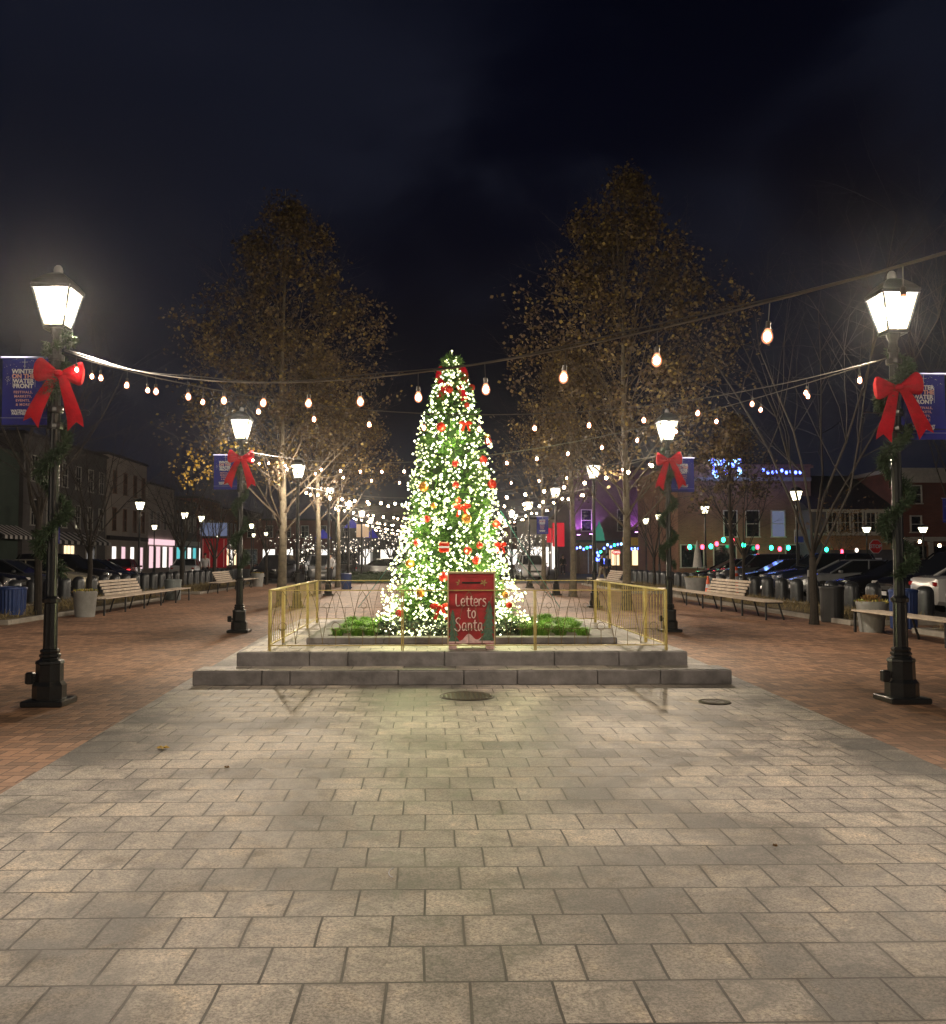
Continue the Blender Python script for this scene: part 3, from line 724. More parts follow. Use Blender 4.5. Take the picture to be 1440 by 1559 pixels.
for i in range(6400):
    u = 1-sqrt(1-rnd.random()*.99) if i < 6100 else rnd.uniform(.82, .995); a = rnd.uniform(-pi, pi); r = prof(u)*bumpy(u, a)*rnd.uniform(.95, 1.04)+.045
    if (abs(cos(a)) > .8 and rnd.random() < .62) or (.5+.5*sin(a*7+u*31)*sin(u*47-a*3) < rnd.random()*.38): continue
    bl.append(Vector((r*cos(a), r*sin(a), u*TH+rnd.uniform(-.03, .03))))
for i in range(70):   # dense lights along the skirt
    a = rnd.uniform(-pi, 0); bl.append(Vector((1.13*cos(a)*rnd.uniform(.9, 1.08), 1.13*sin(a)*rnd.uniform(.9, 1.08), rnd.uniform(.0, .12))))
bl.sort(key=lambda p: (p-Vector((-TX, -TY, 1))).length)
ob = MB(); ob.octa((0, 0, 0), .021); OB = ob.mesh('light_bulb', M['tree_bulb'])
for p in bl[:100]: inst('light_bulb', OB, xt, p)
rest = MB()
for p in bl[100:]: rest.octa(p, rnd.uniform(.012, .021))
ro_ = rest.build('light_strings', M['tree_bulb'], xt); ro_['kind'] = 'stuff'
for (a_, z_) in ((-90, .5), (-60, 1.0), (-120, 1.0), (-20, .6), (-160, .6), (-90, 1.9), (-45, 1.6), (-135, 1.6), (90, 1.0), (-90, 2.8), (30, 1.0), (150, 1.0)):
    ld = D.lights.new('string_glow', 'POINT'); ld.energy = 27; ld.color = (1, 1, .45); ld.shadow_soft_size = .16; lo_ = D.objects.new('string_glow', ld); COL.objects.link(lo_); lo_.parent = xt
    rr = prof(z_/TH)+.10; lo_.location = (rr*cos(R(a_)), rr*sin(R(a_)), z_)
topm = MB(); topm.sphere((0, 0, TH+.10), .016, 8, 6); topm.tube([(0, 0, TH-.1), (0, 0, TH+.10)], .003, 5)
topm.build('tree_topper', M['tree_bulb'], xt)
# ornaments
orn = [(671, 650, .07, 'ball'), (743, 672, .06, 'ball'), (736, 700, .06, 'ball'), (693, 706, .05, 'ball'), (645, 741, .075, 'gold'), (749, 737, .07, 'ball'), (694, 738, .05, 'ball'),
       (710, 790, .075, 'gold'), (712, 838, .06, 'ball'), (624, 858, .065, 'gold'), (635, 826, .055, 'ball'), (756, 798, .06, 'ball'), (675, 878, .07, 'ball'),
       (725, 853, .06, 'ball'), (640, 903, .065, 'gold'), (608, 933, .06, 'ball'), (775, 921, .05, 'ball'), (711, 617, .045, 'ball'), (650, 790, .05, 'ball'), (769, 905, .05, 'gold'),
       (684, 593, .06, 'ball'), (718, 590, .055, 'ball'), (742, 665, .05, 'gold'), (660, 770, .045, 'gold'), (698, 762, .045, 'ball'), (730, 830, .05, 'ball')]
obm = MB(); obm.sphere((0, 0, 0), 1, 14, 9); obm.lathe([(.22, .94), (.22, 1.12), (.08, 1.16)], n=8)
OM = {'ball': obm.mesh('ornament', M['red_ornament'], True), 'gold': obm.mesh('ornament', M['gold_ornament'], True)}
def on_tree(px, py, extra=0):
    d = ray(px, py); o = Vector((0, 0, 1.5)); best = None; t_ = (TY-1.5)/d.y
    while t_ < (TY+.6)/d.y:
        p = o+d*t_; u = (p.z-TZ)/TH
        if 0 <= u <= 1 and sqrt((p.x-TX)**2+(p.y-TY)**2) < prof(u)*1.02+extra: return p
        t_ += .01
    return o+d*(TY/d.y)
OC = {}; orn.sort(key=lambda o: o[1])
for i, (px, py, r, k) in enumerate(orn):
    p = on_tree(px, py, .04)
    o = inst('ornament', OM[k], None, p, (rnd.uniform(-.3, .3), rnd.uniform(-.3, .3), 0), r); cnt = OC.setdefault(k, [0]); cnt[0] += 1
    tag(o, f'shiny {"red" if k == "ball" else "orange gold"} ball ornament on the christmas tree, {NTH[cnt[0]]} from the top of its colour', 'ornament', ('red' if k == 'ball' else 'gold')+' ornaments on the christmas tree')
def ribbon(px, py, s, lb, rz=0, mt=None):
    p = on_tree(px, py, .05); t = empty('tree_bow', p, rz, lb, 'bow', 'red bows on the christmas tree')
    for sg in (-1, 1):
        m_ = MB(); m_.sphere((sg*.55*s, 0, .12*s), .5*s, 10, 6, sc=(1, .35, .62)); m_.build('loop', M['red_ornament'], t, True)
        m_ = MB(); m_.strip([(sg*.05*s, 0, 0), (sg*.35*s, -.1*s, -.5*s), (sg*.55*s, 0, -1.1*s)], [.2*s, .3*s, .34*s], .01); m_.build('tail', M['red_ornament'], t)
    m_ = MB(); m_.sphere((0, -.1*s, .05*s), .2*s, 8, 5); m_.build('knot', M['red_ornament'], t, True)
ribbon(709, 645, .10, 'red bow high on the front of the christmas tree', .2)
ribbon(703, 772, .13, 'red bow halfway up the front of the christmas tree', 0)
ribbon(671, 925, .15, 'large red bow low on the christmas tree, left of the letters box', 0)
ribbon(762, 830, .11, 'red bow on the right edge of the christmas tree', .5)
# striped red parcel and big top bow loops
for px, py, w_, h_, lb in ((676, 833, .15, .15, 'small red parcel ornament with a pale ribbon band in the middle of the tree'),):
    p = on_tree(px, py, .06); t = empty('parcel_ornament', p, 0, lb, 'ornament')
    m_ = MB(); m_.box((0, 0, 0), (w_, .10, h_), bev=.02); m_.build('parcel', M['red_ornament'], t)
    m_ = MB(); m_.box((0, 0, 0), (w_+.006, .106, .025)); m_.build('ribbon', M['white_ink'], t)
tw = empty('top_bow', (TX, TY-.05, TZ+TH-.42), 0, 'big red bow with tall loops tied round the top of the christmas tree', 'bow')
for s in (-1, 1):
    m_ = MB(); m_.sphere((s*.165, 0, .12), .10, 14, 10, sc=(.85, .5, 1.6)); m_.build('loop', M['red_velvet'], tw, True)
    m_ = MB(); m_.strip([(s*.05, -.08, 0), (s*.14, -.14, -.12), (s*.19, -.16, -.28)], [.07, .10, .11], .008); m_.build('tail', M['red_velvet'], tw)
# guy straps
for a, b, lb in ((on_tree(640, 800), gnd(545, 925, .0), 'green guy strap from the left of the tree down to the ground behind'),
                 (on_tree(762, 778), gnd(852, 925, .0), 'green guy strap from the right of the tree down to the ground behind'),
                 (Vector((TX+.4, TY+.2, 2.2)), gnd(842, 915, 0), 'thin second green guy strap right of the tree')):
    m_ = MB(); m_.tube([a, b], .010, 4); tag(m_.build('guy_strap', M['guy']), lb, 'guy rope')
# grass tufts
tuft = MB(); rnd = random.Random(9)
for i in range(520):
    a = rnd.uniform(0, 2*pi); rr = rnd.uniform(0, .10); l = rnd.uniform(.12, .27); bend = rnd.uniform(.3, 1.1)
    p0 = Vector((rr*cos(a), rr*sin(a), 0)); o_ = Vector((cos(a), sin(a), 0)); side = Vector((-sin(a), cos(a), 0))*.005
    p1 = p0+o_*l*.35*bend+Vector((0, 0, l*.7)); p2 = p0+o_*l*.9*bend+Vector((0, 0, l*(.95-.35*bend)))
    tuft.add([p0-side, p0+side, p1+side, p1-side, p2], [(0, 1, 2, 3), (3, 2, 4)])
tm = tuft.mesh('grass_tuft', M['grass'])
n_ = 0
for side, xs in (('left', (-1.22, -.98, -.75)), ('right', (1.35, 1.6, 1.88, 2.12))):
    for x in xs:
        for y in (12.75, 13.35, 14.1, 14.9):
            o = inst('grass_tuft', tm, None, (x+rnd.uniform(-.06, .06), y+rnd.uniform(-.12, .12), .405), (0, 0, rnd.uniform(0, 6)), rnd.uniform(.62, .95))
            tag(o, f'green grass tuft {side} of the tree, {NTH[1+xs.index(x)]} across, {NTH[1+(12.75, 13.35, 14.1, 14.9).index(y)]} row', 'grass tuft', f'green grass tufts {side} of the tree')
sh = MB()
for i in range(2600):
    a = rnd.uniform(0, 2*pi); rr = sqrt(rnd.random())*1.0; p = (TX-.0+rr*1.1*cos(a), 13.1+rr*.5*sin(a), .4+rnd.uniform(0, .17))
    sh.blade(p, (rnd.gauss(0, 1), rnd.gauss(0, 1), .6), rnd.uniform(.04, .09), .03, rnd=rnd)
tag(sh.build('low_shrub', M['garland']), 'low dark leafy shrub growing at the foot of the christmas tree', 'shrub', kind='stuff')
# ================================================================ FENCE
FX0, FX1, FY0, FY1, FZ, FH = -1.97, 2.98, 11.38, 16.3, .349, .745
def post(mb, x, y, s=.018, top=0): mb.box((x, y, FH/2+top/2), (s*1.6, s*1.6, FH+top))
def arch_panel(x0, x1, y, lb):
    t = empty('fence_panel', (x0, y, FZ), 0, lb, 'fence', 'brass fence panels round the tree'); w = x1-x0
    fr = MB(); fr.box((w/2, 0, FH), (w, .018, .012)); fr.build('rail', M['gold'], t); fr = MB(); fr.box((w/2, 0, .065), (w, .014, .012)); fr.build('rail', M['gold'], t)
    for px_ in (0.0, w-.0): m_ = MB(); m_.box((px_+(.010 if px_ == 0 else -.010), 0, FH/2-.004), (.015, .020, FH)); m_.build('post', M['gold'], t)
    n = 5; p = w/n; sc_ = MB()
    for i in range(n):
        c = (i+.5)*p
        for s in (-1, 1):   # ogive arch and its mirror, crossing
            pts = []
            for k in range(13):
                u = k/12; pts.append((c+s*p*.52*(1-(1-u)**1.9 if False else u**.62), 0, FH-.01-(FH-.09)*u))
            sc_.tube(pts, .0034, 4)
        # hoop and spear at mid height
        if i % 2 == 0: sc_.tube([(c+.05*cos(q*pi/6), 0, FH*.40+.05*sin(q*pi/6)) for q in range(13)], .0035, 4)
        sc_.tube([(c-.12, 0, FH*.36), (c+.12, 0, FH*.36)], .0035, 4)
        sc_.tube([(c, 0, .07), (c, 0, FH*.34)], .004, 4)
    sc_.build('scrollwork', M['bronze'], t)
def bar_panel(y0, y1, x, lb):
    t = empty('fence_panel', (x, y0, FZ), 0, lb, 'fence', 'brass fence panels round the tree'); w = y1-y0
    fr = MB(); fr.box((0, w/2, FH), (.026, w, .022)); fr.build('rail', M['gold'], t); fr = MB(); fr.box((0, w/2, .07), (.022, w, .016)); fr.build('rail', M['gold'], t)
    for p_ in (.016, w-.016): m_ = MB(); m_.box((0, p_, FH/2-.004), (.034, .03, FH)); m_.build('post', M['gold'], t)
    n = int(w/.15)
    for k in range(1, n):
        m_ = MB() if k == 1 else m_
        if k == 1: m_.box((0, 0, FH/2+.03), (.0075, .0075, FH-.09)); BM = m_.mesh('bar', M['gold'])
        inst('bar', BM, t, (0, w*k/n, 0))
xs = [FX0, FX0+1.65, FX0+3.30, FX1]
for i in range(3):
    arch_panel(xs[i], xs[i+1], FY0, ['front left brass fence panel with thin arched wires', 'front middle brass fence panel crossing before the letters box', 'front right brass fence panel with thin arched wires'][i])
    arch_panel(xs[i], xs[i+1], FY1, ['rear left brass fence panel behind the grass', 'rear middle brass fence panel behind the tree', 'rear right brass fence panel behind the grass'][i])
ys = [FY0+.03, 12.5, 15.0, FY1-.03]
for x, sd in ((FX0, 'left'), (FX1, 'right')):
    for i in range(3):
        bar_panel(ys[i], ys[i+1], x, f'{["front", "middle", "rear"][i]} barred brass fence panel on the {sd} side of the enclosure')
# ================================================================ LETTERS BOX
bx = empty('letters_box', (.545, 11.66, .349), R(-1), 'red wooden letters to santa box with slot and painted trees', 'letter box')
W_, H_, D_ = .58, .88, .30
M['box_red'] = mat('scuffed_red_paint', (.30, .010, .016), .55, 0, .4, 6)
M['box_cream'] = mat('cream_edge_paint', (.42, .34, .20), .6)
M['box_green'] = mat('painted_fir_green', (.065, .13, .09), .7, 0, .35, 40)
M['box_snow'] = mat('painted_snow', (.62, .42, .42), .7, 0, .25, 30)
M['slot'] = mat('dark_slot', (.008, .006, .005), .9)
b = MB(); b.box((0, 0, .07+H_/2), (W_, D_, H_), bev=.008); b.build('body', M['box_red'], bx)
b = MB(); b.box((0, -.005, .07+H_+.012), (W_+.03, D_+.03, .024), bev=.004); b.box((-W_/2-.004, -D_/2-.002, .07+H_/2), (.018, .02, H_-.004)); b.box((W_/2+.004, -D_/2-.002, .07+H_/2), (.018, .02, H_-.004)); b.build('edge_trim', M['box_cream'], bx)
for s in (-1, 1): b = MB(); b.box((s*.235, -.01, .035), (.10, D_+.01, .07), taper=1.0, bev=.01); b.build('foot', M['box_snow'], bx)
YF = -D_/2-.0015
b = MB(); b.box((.0, YF-.002, .835), (.235, .004, .022)); b.build('letter_slot', M['slot'], bx)
b = MB(); b.box((0, YF-.004, .742), (W_-.01, .012, .014)); b.box((0, YF-.002, .915), (W_-.01, .008, .01)); b.build('moulding', M['box_red'], bx)
hl = MB()
def leafp(cx_, cz_, an, l): hl.add([(cx_, YF-.003, cz_), (cx_+l*.5*cos(an)-l*.2*sin(an), YF-.003, cz_+l*.5*sin(an)+l*.2*cos(an)), (cx_+l*cos(an), YF-.003, cz_+l*sin(an)), (cx_+l*.5*cos(an)+l*.2*sin(an), YF-.003, cz_+l*.5*sin(an)-l*.2*cos(an))], [(0, 3, 2, 1)])
M['holly'] = mat('painted_holly', (.32, .26, .09), .7)
for an in (0, 60, 130, 200, 290): leafp(.155, .835, R(an), .05)
for an in (90, 170, 230): leafp(-.155, .835, R(an), .045)
hl.build('painted_holly', M['holly'], bx)
sn = MB()
rn = random.Random(2); top = [(-.285+.57*i/20, .135+.035*sin(i*.9)+.03*math.exp(-((i-10)/4)**2)) for i in range(21)]
sn.add([(x, YF-.0022, .078) for x, z in top]+[(x, YF-.0022, z) for x, z in top], [(i, i+1, 22+i, 21+i) for i in range(20)])
sn.build('painted_snow', M['box_snow'], bx)
for cx_, zb, zt, w0, w1 in ((-.235, .10, .46, .09, .05), (.225, .11, .56, .13, .06)):
    gt = MB()
    for k in range(5):
        u = k/5; z = zb+(zt-zb)*u; hw = (w0 if True else w1)*(1-u*.8)
        lo_, hi_ = max(-.285, cx_-hw), min(.285, cx_+hw)
        gt.add([(lo_, YF-.0035-.0004*k, z), (hi_, YF-.0035-.0004*k, z), (min(.285, cx_+hw*.15), YF-.0035-.0004*k, z+(zt-zb)*.3), (max(-.285, cx_-hw*.15), YF-.0035-.0004*k, z+(zt-zb)*.3)], [(0, 1, 2, 3)])
    gt.build('painted_fir', M['box_green'], bx)
M['chalk'] = mat('pink_white_brush_paint', (.80, .62, .58), .7)
# hand painted letters as brush strokes (units: em boxes)
ST = {'L': [[(.05, 1.5), (.02, .6), (.10, .05), (.35, .0), (.5, .12)]],
 'e': [[(.05, .45), (.45, .52), (.42, .85), (.2, .92), (.03, .6), (.08, .15), (.3, .0), (.5, .12)]],
 't': [[(.2, 1.25), (.17, .5), (.22, .08), (.45, .02)], [(.0, .88), (.45, .92)]],
 'r': [[(.05, .9), (.08, .0)], [(.07, .6), (.25, .9), (.42, .85)]],
 's': [[(.42, .85), (.2, .95), (.05, .72), (.38, .38), (.36, .08), (.15, -.05), (.0, .08)]],
 'o': [[(.25, .9), (.05, .6), (.08, .15), (.28, .0), (.45, .3), (.42, .75), (.25, .9)]],
 'S': [[(.62, 1.35), (.40, 1.5), (.12, 1.25), (.2, .95), (.52, .65), (.6, .3), (.4, -.02), (.1, .05), (-.05, .25)]],
 'a': [[(.42, .85), (.15, .85), (.02, .4), (.15, .02), (.38, .3), (.43, .85), (.44, .2), (.55, .0)]],
 'n': [[(.04, .88), (.06, .0)], [(.06, .6), (.22, .88), (.38, .75), (.42, .0)]]}
def smooth(p, k=6):
    out = []; P_ = [p[0]]+list(p)+[p[-1]]
    for i in range(1, len(P_)-2):
        for j in range(k):
            t_ = j/k; a, b_, c, d = P_[i-1:i+3]
            out.append(tuple(.5*((2*b_[q])+(-a[q]+c[q])*t_+(2*a[q]-5*b_[q]+4*c[q]-d[q])*t_*t_+(-a[q]+3*b_[q]-3*c[q]+d[q])*t_**3) for q in (0, 1)))
    out.append(tuple(p[-1])); return out
def write(word, x0, z0, s, adv):
    m_ = MB(); x = x0
    for ch in word:
        for st_ in ST[ch]:
            m_.strip([(x+a*s, YF-.006, z0+c*s) for a, c in smooth(st_)], .0125, .0015)
        x += adv.get(ch, .62)*s
    m_.build('painted_lettering', M['chalk'], bx)
write('Letters', -.195, .545, .098, {'L': .66, 'e': .60, 't': .52, 'r': .55})
write('to', -.055, .395, .10, {'t': .58})
write('Santa', -.205, .235, .108, {'S': .82, 'a': .68, 'n': .62, 't': .55})
# ================================================================ GROUND ITEMS
def manhole(p, r, lb):
    t = empty('manhole_cover', (p.x, p.y, .005), 0, lb, 'manhole cover')
    a = MB(); a.lathe([(r, -.01), (r, .004), (r-.02, .005)], n=32); a.build('plate', M['dark_steel'], t)
    a = MB()
    for k in range(-5, 6):
        for j in range(-5, 6):
            x, y = k*r*.165, j*r*.165
            if x*x+y*y < (r*.86)**2: a.box((x, y, .008), (r*.10, r*.10, .006))
    a.tube([(r*.95*cos(q*pi/16), r*.95*sin(q*pi/16), .006) for q in range(33)], .008, 4, caps=False)
    M['cover'] = M.get('cover') or mat('worn_iron', (.09, .08, .06), .5, .5)
    a.build('tread_pattern', M['cover'], t)
manhole(gnd(711, 1061), .30, 'large round iron manhole cover before the steps')
manhole(gnd(1088, 1070), .165, 'small round iron cover right of the manhole before the steps')
def leaf(p, lb, s=.05):
    m_ = MB(); pts = []
    for k in range(15):
        a = 2*pi*k/15; rr = s*(1 if k % 3 == 0 else .6); pts.append((rr*cos(a), rr*sin(a), .008+.012*(k % 2)))
    m_.add([(0, 0, .004)]+pts, [(0, 1+k, 1+(k+1) % 15) for k in range(15)]); tag(m_.build('fallen_leaf', M['leaf_yellow'] if s > .05 else M['leaf_dry'], None, False, p), lb, 'leaf')
leaf(gnd(247, 1140, .006), 'orange fallen leaf lying on the left of the pale pavers', .062)
leaf(gnd(345, 1170, .006), 'small dry fallen leaf right of the orange one on the pavers', .022)
leaf(gnd(1180, 1290, .006), 'tiny dry leaf scrap on the right pavers', .014)
tw_ = MB(); c = gnd(603, 1328, .006); tw_.tube([c+Vector((-.05*cos(a)*.7, .07*sin(a), 0)) for a in [R(x) for x in range(-70, 80, 15)]], .0025, 4); tag(tw_.build('white_wire_scrap', M['white_ink']), 'thin curved white scrap of wire on the pavers', 'wire scrap')
# ================================================================ BENCHES
def bench(x, y0, y1, side, b0, b1, lb):
    """backless slatted bench along the plaza with a backrest between b0 and b1; side=-1 left (faces +x)"""
    t = empty('bench', (x, y0, 0), 0, lb, 'bench', 'slatted benches along the plaza'); L_ = y1-y0; s = side
    seat = MB(); n = 5; 
    nb_ = int(L_/1.6)
    for k in range(n):
        for j in range(nb_):
            seat.box((-.20+.40*k/(n-1), L_*(j+.5)/nb_, .44), (.078, L_/nb_-.012, .035), bev=.006)
    seat.build('seat', M['wood'], t)
    bk = MB(); bl_ = (b1-b0)
    for k in range(5):
        for j in range(2):
            bk.box((s*(.23+.045*k), b0-y0+bl_*(j+.5)/2, .50+.085*k), (.028, bl_/2-.014, .068), bev=.005)
    bk.build('backrest', M['wood'], t)
    nl = nb_+1
    for j in range(nl):
        y = L_*j/nb_; y = min(max(y, .03), L_-.03); m_ = MB()
        m_.tube([(-.18*s*-1, y, .42), (-.19*s*-1, y, .0)], .018, 6) if False else m_.box((-s*.18, y, .21), (.04, .045, .42))
        m_.tube([(s*.12, y, .42), (s*.25, y, .0)], .022, 6)
        m_.box((0, y, .41), (.40, .04, .028)); m_.build('leg', M['dark_steel'], t)
bench(-8.55, 23.8, 32.2, -1, 25.0, 28.2, 'long slatted bench on the left with a short backrest, right of the grey planter')
bench(-9.0, 38.5, 47.5, -1, 40, 43.2, 'second slatted bench on the left, beyond the grey litter bin')
bench(8.3, 21.8, 32.0, 1, 24.5, 27.8, 'long slatted bench on the right with a short backrest')
bench(8.78, 8.5, 18.3, 1, 9.5, 12.0, 'slatted bench running out of the frame at the right edge')
bench(8.6, 39, 48, 1, 42, 45, 'distant slatted bench on the right beyond the fence corner')
# ================================================================ CANS, PLANTERS, CONE
def can(p, r, h, mt, lb, fluted=True, rim=True):
    t = empty('litter_bin', p, 0, lb, 'litter bin'); n = 48 if fluted else 24; vs = []; fs = []
    b = MB(); prof_ = [(r*.9, 0), (r*.93, .03), (r, h*.94)]
    for rr, z in prof_:
        for q in range(n):
            k = rr*(1-.05*(q % 2)) if fluted else rr; vs.append((k*cos(2*pi*q/n), k*sin(2*pi*q/n), z))
    for i in range(len(prof_)-1):
        for q in range(n): fs.append((i*n+q, i*n+(q+1) % n, (i+1)*n+(q+1) % n, (i+1)*n+q))
    b.add(vs, fs); b.build('body', mt, t)
    m_ = MB(); m_.lathe([(r*1.03, h*.93), (r*1.05, h*.96), (r*1.03, h), (r*.72, h+.02), (r*.7, h-.05), (r*.5, h-.06)], n=28); m_.build('rim', mt, t, True)
can(gnd(17, 943), .34, .78, M['blue_can'], 'blue fluted litter bin at the left edge before the kerb')
can(Vector((-9.05, 32.6, 0)), .29, .72, M['grey_can'], 'grey round litter bin at the far end of the left bench', False)
can(gnd(1267, 947), .27, .82, M['black_can'], 'black round litter bin before the right kerb', False)
can(gnd(1376, 957), .28, .82, M['blue_can'], 'dark blue litter bin half hidden behind the nearest right lamp post')
can(gnd(527, 897), .25, .75, M['blue_can'], 'small dark blue litter bin behind the fence among the left trees')
def planter(p, r, h, lb, seed, tall=False):
    t = empty('planter', p, 0, lb, 'planter'); b = MB()
    b.lathe([(r*.78, 0), (r*.80, .02), (r*.97, h-.09), (r*1.0, h-.08), (r*1.02, h), (r*.9, h), (r*.88, h-.06), (.01, h-.06)], n=28); b.build('pot', M['pot'], t, True)
    pb = MB(); rn = random.Random(seed)
    for i in range(420):
        a = rn.uniform(0, 2*pi); rr = sqrt(rn.random())*r*.88; pb.blade((rr*cos(a), rr*sin(a), h-.06), (rn.gauss(0, .6)+cos(a)*.5, rn.gauss(0, .6)+sin(a)*.5, 1), rn.uniform(.05, .13), .04, rnd=rn)
    pb.build('plants', M['flower'], t)
    if tall:
        k = MB()
        for i in range(220): a = rn.uniform(0, 2*pi); k.blade((.08*cos(a), .08*sin(a), h-.05), (rn.gauss(0, .4), rn.gauss(0, .4), 1), rn.uniform(.1, .2), .03, rnd=rn)
        k.build('red_plant', M['leaf_dry'], t)
planter(gnd(129, 939), .30, .66, 'round grey planter with pale flowers at the near end of the left bench', 1)
planter(gnd(1327, 962), .29, .62, 'round grey planter with yellow flowers and a red plant, left of the right lamp', 2, True)
planter(Vector((10.2, 34.6, .0)), .42, .75, 'round planter behind the orange cone on the right', 3)
planter(gnd(392, 893), .33, .7, 'distant grey planter at the end of the second left bench', 4)
cp = at(1078, 905, 33); cn = empty('traffic_cone', (cp.x, 33, .12), 0, 'orange traffic cone standing behind the right bench', 'traffic cone')
a = MB(); a.box((0, 0, .015), (.36, .36, .03), bev=.005); a.build('base', M['orange'], cn)
a = MB(); a.lathe([(.13, .03), (.03, .70), (.022, .71)], n=16); a.build('cone', M['orange'], cn, True)
a = MB(); a.lathe([(.0935, .28), (.0735, .42)], n=16); a.build('reflective_band', M['white_ink'], cn)
cp = at(1120, 890, 34); sg = empty('channelizer_post', (cp.x, 34, .12), 0, 'orange and white safety post behind the right bench backrest', 'safety post')
a = MB(); a.box((0, 0, .03), (.3, .3, .06), bev=.01); a.lathe([(.10, .05), (.09, 1.0), (.03, 1.04)], n=14); a.build('post', M['orange'], sg)
a = MB(); a.lathe([(.098, .55), (.097, .68)], n=14); a.lathe([(.095, .8), (.094, .9)], n=14); a.build('reflective_band', M['white_ink'], sg)
# ================================================================ BOLLARDS
bo = MB(); bo.lathe([(.205, 0), (.205, .60), (.198, .68), (.170, .745), (.115, .79), (.05, .808), (.002, .81)], n=20); BO = bo.mesh('bollard', M['bollard'], True)
for sd, x0, y0, y1 in (('left', -12.9, 22.3, 60), ('right', 12.2, 20.9, 56)):
    y = y0; nb = 0
    while y < y1:
        nb += 1; o = inst('bollard', BO, None, (x0, y, 0)); tag(o, f'grey dome topped bollard before the {sd} parked cars, {NTH[nb]} from the near end', 'bollard', f'bollards before the {sd} parked cars')
        y += 1.3
# ================================================================ CARS
def rsec(x, w, zb, zt, sh_):
    zs = zb+(zt-zb)*.55
    return [(x, -w*.86, zb), (x, -w, zb+.10), (x, -w*1.0, zs), (x, -w*.965, zt-.04), (x, -w*sh_, zt), (x, w*sh_, zt), (x, w*.965, zt-.04), (x, w*1.0, zs), (x, w, zb+.10), (x, w*.86, zb)]
CARM = {}
def paint(name, c, metal=.3):
    if name not in CARM:
        CARM[name] = mat(name+'_car_paint', c, .22, metal, .05, 1); CARM[name].node_tree.nodes['Principled BSDF'].inputs['Coat Weight'].default_value = .6
    return CARM[name]
PC = {'black': (.008, .008, .01), 'silver': (.34, .36, .38), 'white': (.62, .62, .62), 'red': (.20, .008, .012), 'beige': (.50, .46, .34), 'blue': (.02, .03, .07), 'grey': (.08, .085, .09)}
MAST = {}
def car_master(kind, col, lights=None):
    key = (kind, col, lights)
    t = empty('parked_car', (0, 0, 0)); pm = paint(col, PC[col]); suv = kind == 'suv'
    zt = .12 if suv else 0
    b = MB(); b.loft([rsec(-2.30, .66, .36, .82+zt, .7), rsec(-2.24, .80, .26, .96+zt, .75), rsec(-1.9, .88, .22, 1.02+zt, .8), rsec(-.9, .90, .20, .99+zt, .84), rsec(.4, .90, .20, .96+zt, .84), rsec(1.2, .89, .20, .92+zt, .82), rsec(1.85, .85, .22, .80+zt, .78), rsec(2.18, .76, .27, .70+zt, .7), rsec(2.30, .62, .36, .60+zt, .6)])
    b.build('body', pm, t, True)
    if suv: lo, hi, h0, h1 = (-2.18, .98), (-1.85, .25), 1.06, 1.66
    else: lo, hi, h0, h1 = (-1.72, 1.12), (-.98, .20), .96, 1.42
    def ring(x0, x1, w, z): 
        c_ = .12; return [(x0, -w+c_, z), (x0+c_, -w, z), (x1-c_, -w, z), (x1, -w+c_, z), (x1, w-c_, z), (x1-c_, w, z), (x0+c_, w, z), (x0, w-c_, z)]
    g = MB(); g.loft([ring(lo[0], lo[1], .80, h0-.05), ring(hi[0], hi[1], .62, h1-.03)]); g.build('windows', M['glass_dark'], t)
    r_ = MB(); pr = r_; r_.loft([ring(hi[0]-.03, hi[1]+.03, .635, h1-.035), ring(hi[0]+.03, hi[1]-.05, .60, h1+.005), ring(hi[0]+.25, hi[1]-.3, .45, h1+.02)])
    for s in (-1, 1):
        pr.tube([(lo[1]-.02, s*.765, h0-.03), (hi[1]+.01, s*.60, h1-.02)], .028, 4); pr.tube([(lo[0]+.02, s*.765, h0-.03), (hi[0]-.01, s*.60, h1-.02)], .035, 4)
        m_ = (lo[0]+lo[1])/2; pr.tube([(m_, s*.805, h0-.03), ((hi[0]+hi[1])/2, s*.628, h1-.02)], .025, 4)
    r_.build('roof', pm, t, True)
    wm = MB(); wm.tube([(0, -.11, 0), (0, .11, 0)], .33, 20); rm = MB(); rm.tube([(0, -.118, 0), (0, .118, 0)], .20, 16)
    sp_ = MB()
    for k in range(5):
        a_ = 2*pi*k/5; 
        for s in (-1, 1): sp_.box((.11*cos(a_), s*.121, .11*sin(a_)), (.05, .01, .05)); sp_.tube([(0, s*.122, 0), (.21*cos(a_), s*.122, .21*sin(a_))], .022, 4)
    for x in (-1.42, 1.40):
        for s in (-1, 1):
            w_ = wm.build('wheel', M['tyre'], t, True, (x, s*.80, .33)); rm.build('rim', M['dark_steel'], w_); sp_.build('spokes', M['rim'], w_)
    for s in (-1, 1):
        h = MB(); h.box((2.19, s*.56, .62+zt), (.14, .28, .11), rz=-s*.25, bev=.02); h.build('headlight', M['head_on'] if lights == 'front' else M['head'], t)
        q_ = MB(); q_.box((-2.25, s*.60, .80+zt), (.10, .30, .11), rz=s*.2, bev=.02); q_.build('taillight', M['tail_on'] if lights == 'rear' else M['tail'], t)
        mr = MB(); mr.box((.78, s*.93, h0+.03), (.12, .16, .11), bev=.02); mr.build('mirror', pm, t)
    for x, zz in ((2.29, .42), (-2.315, .62)): p_ = MB(); p_.box((x+(.01 if x > 0 else -.01), 0, zz), (.02, .32, .12)); p_.build('number_plate', M['plate'], t)
    gr = MB(); gr.box((2.28, 0, .52+zt*.6), (.05, .8, .13), bev=.01); gr.build('grille', M['black_iron'], t)
    return t
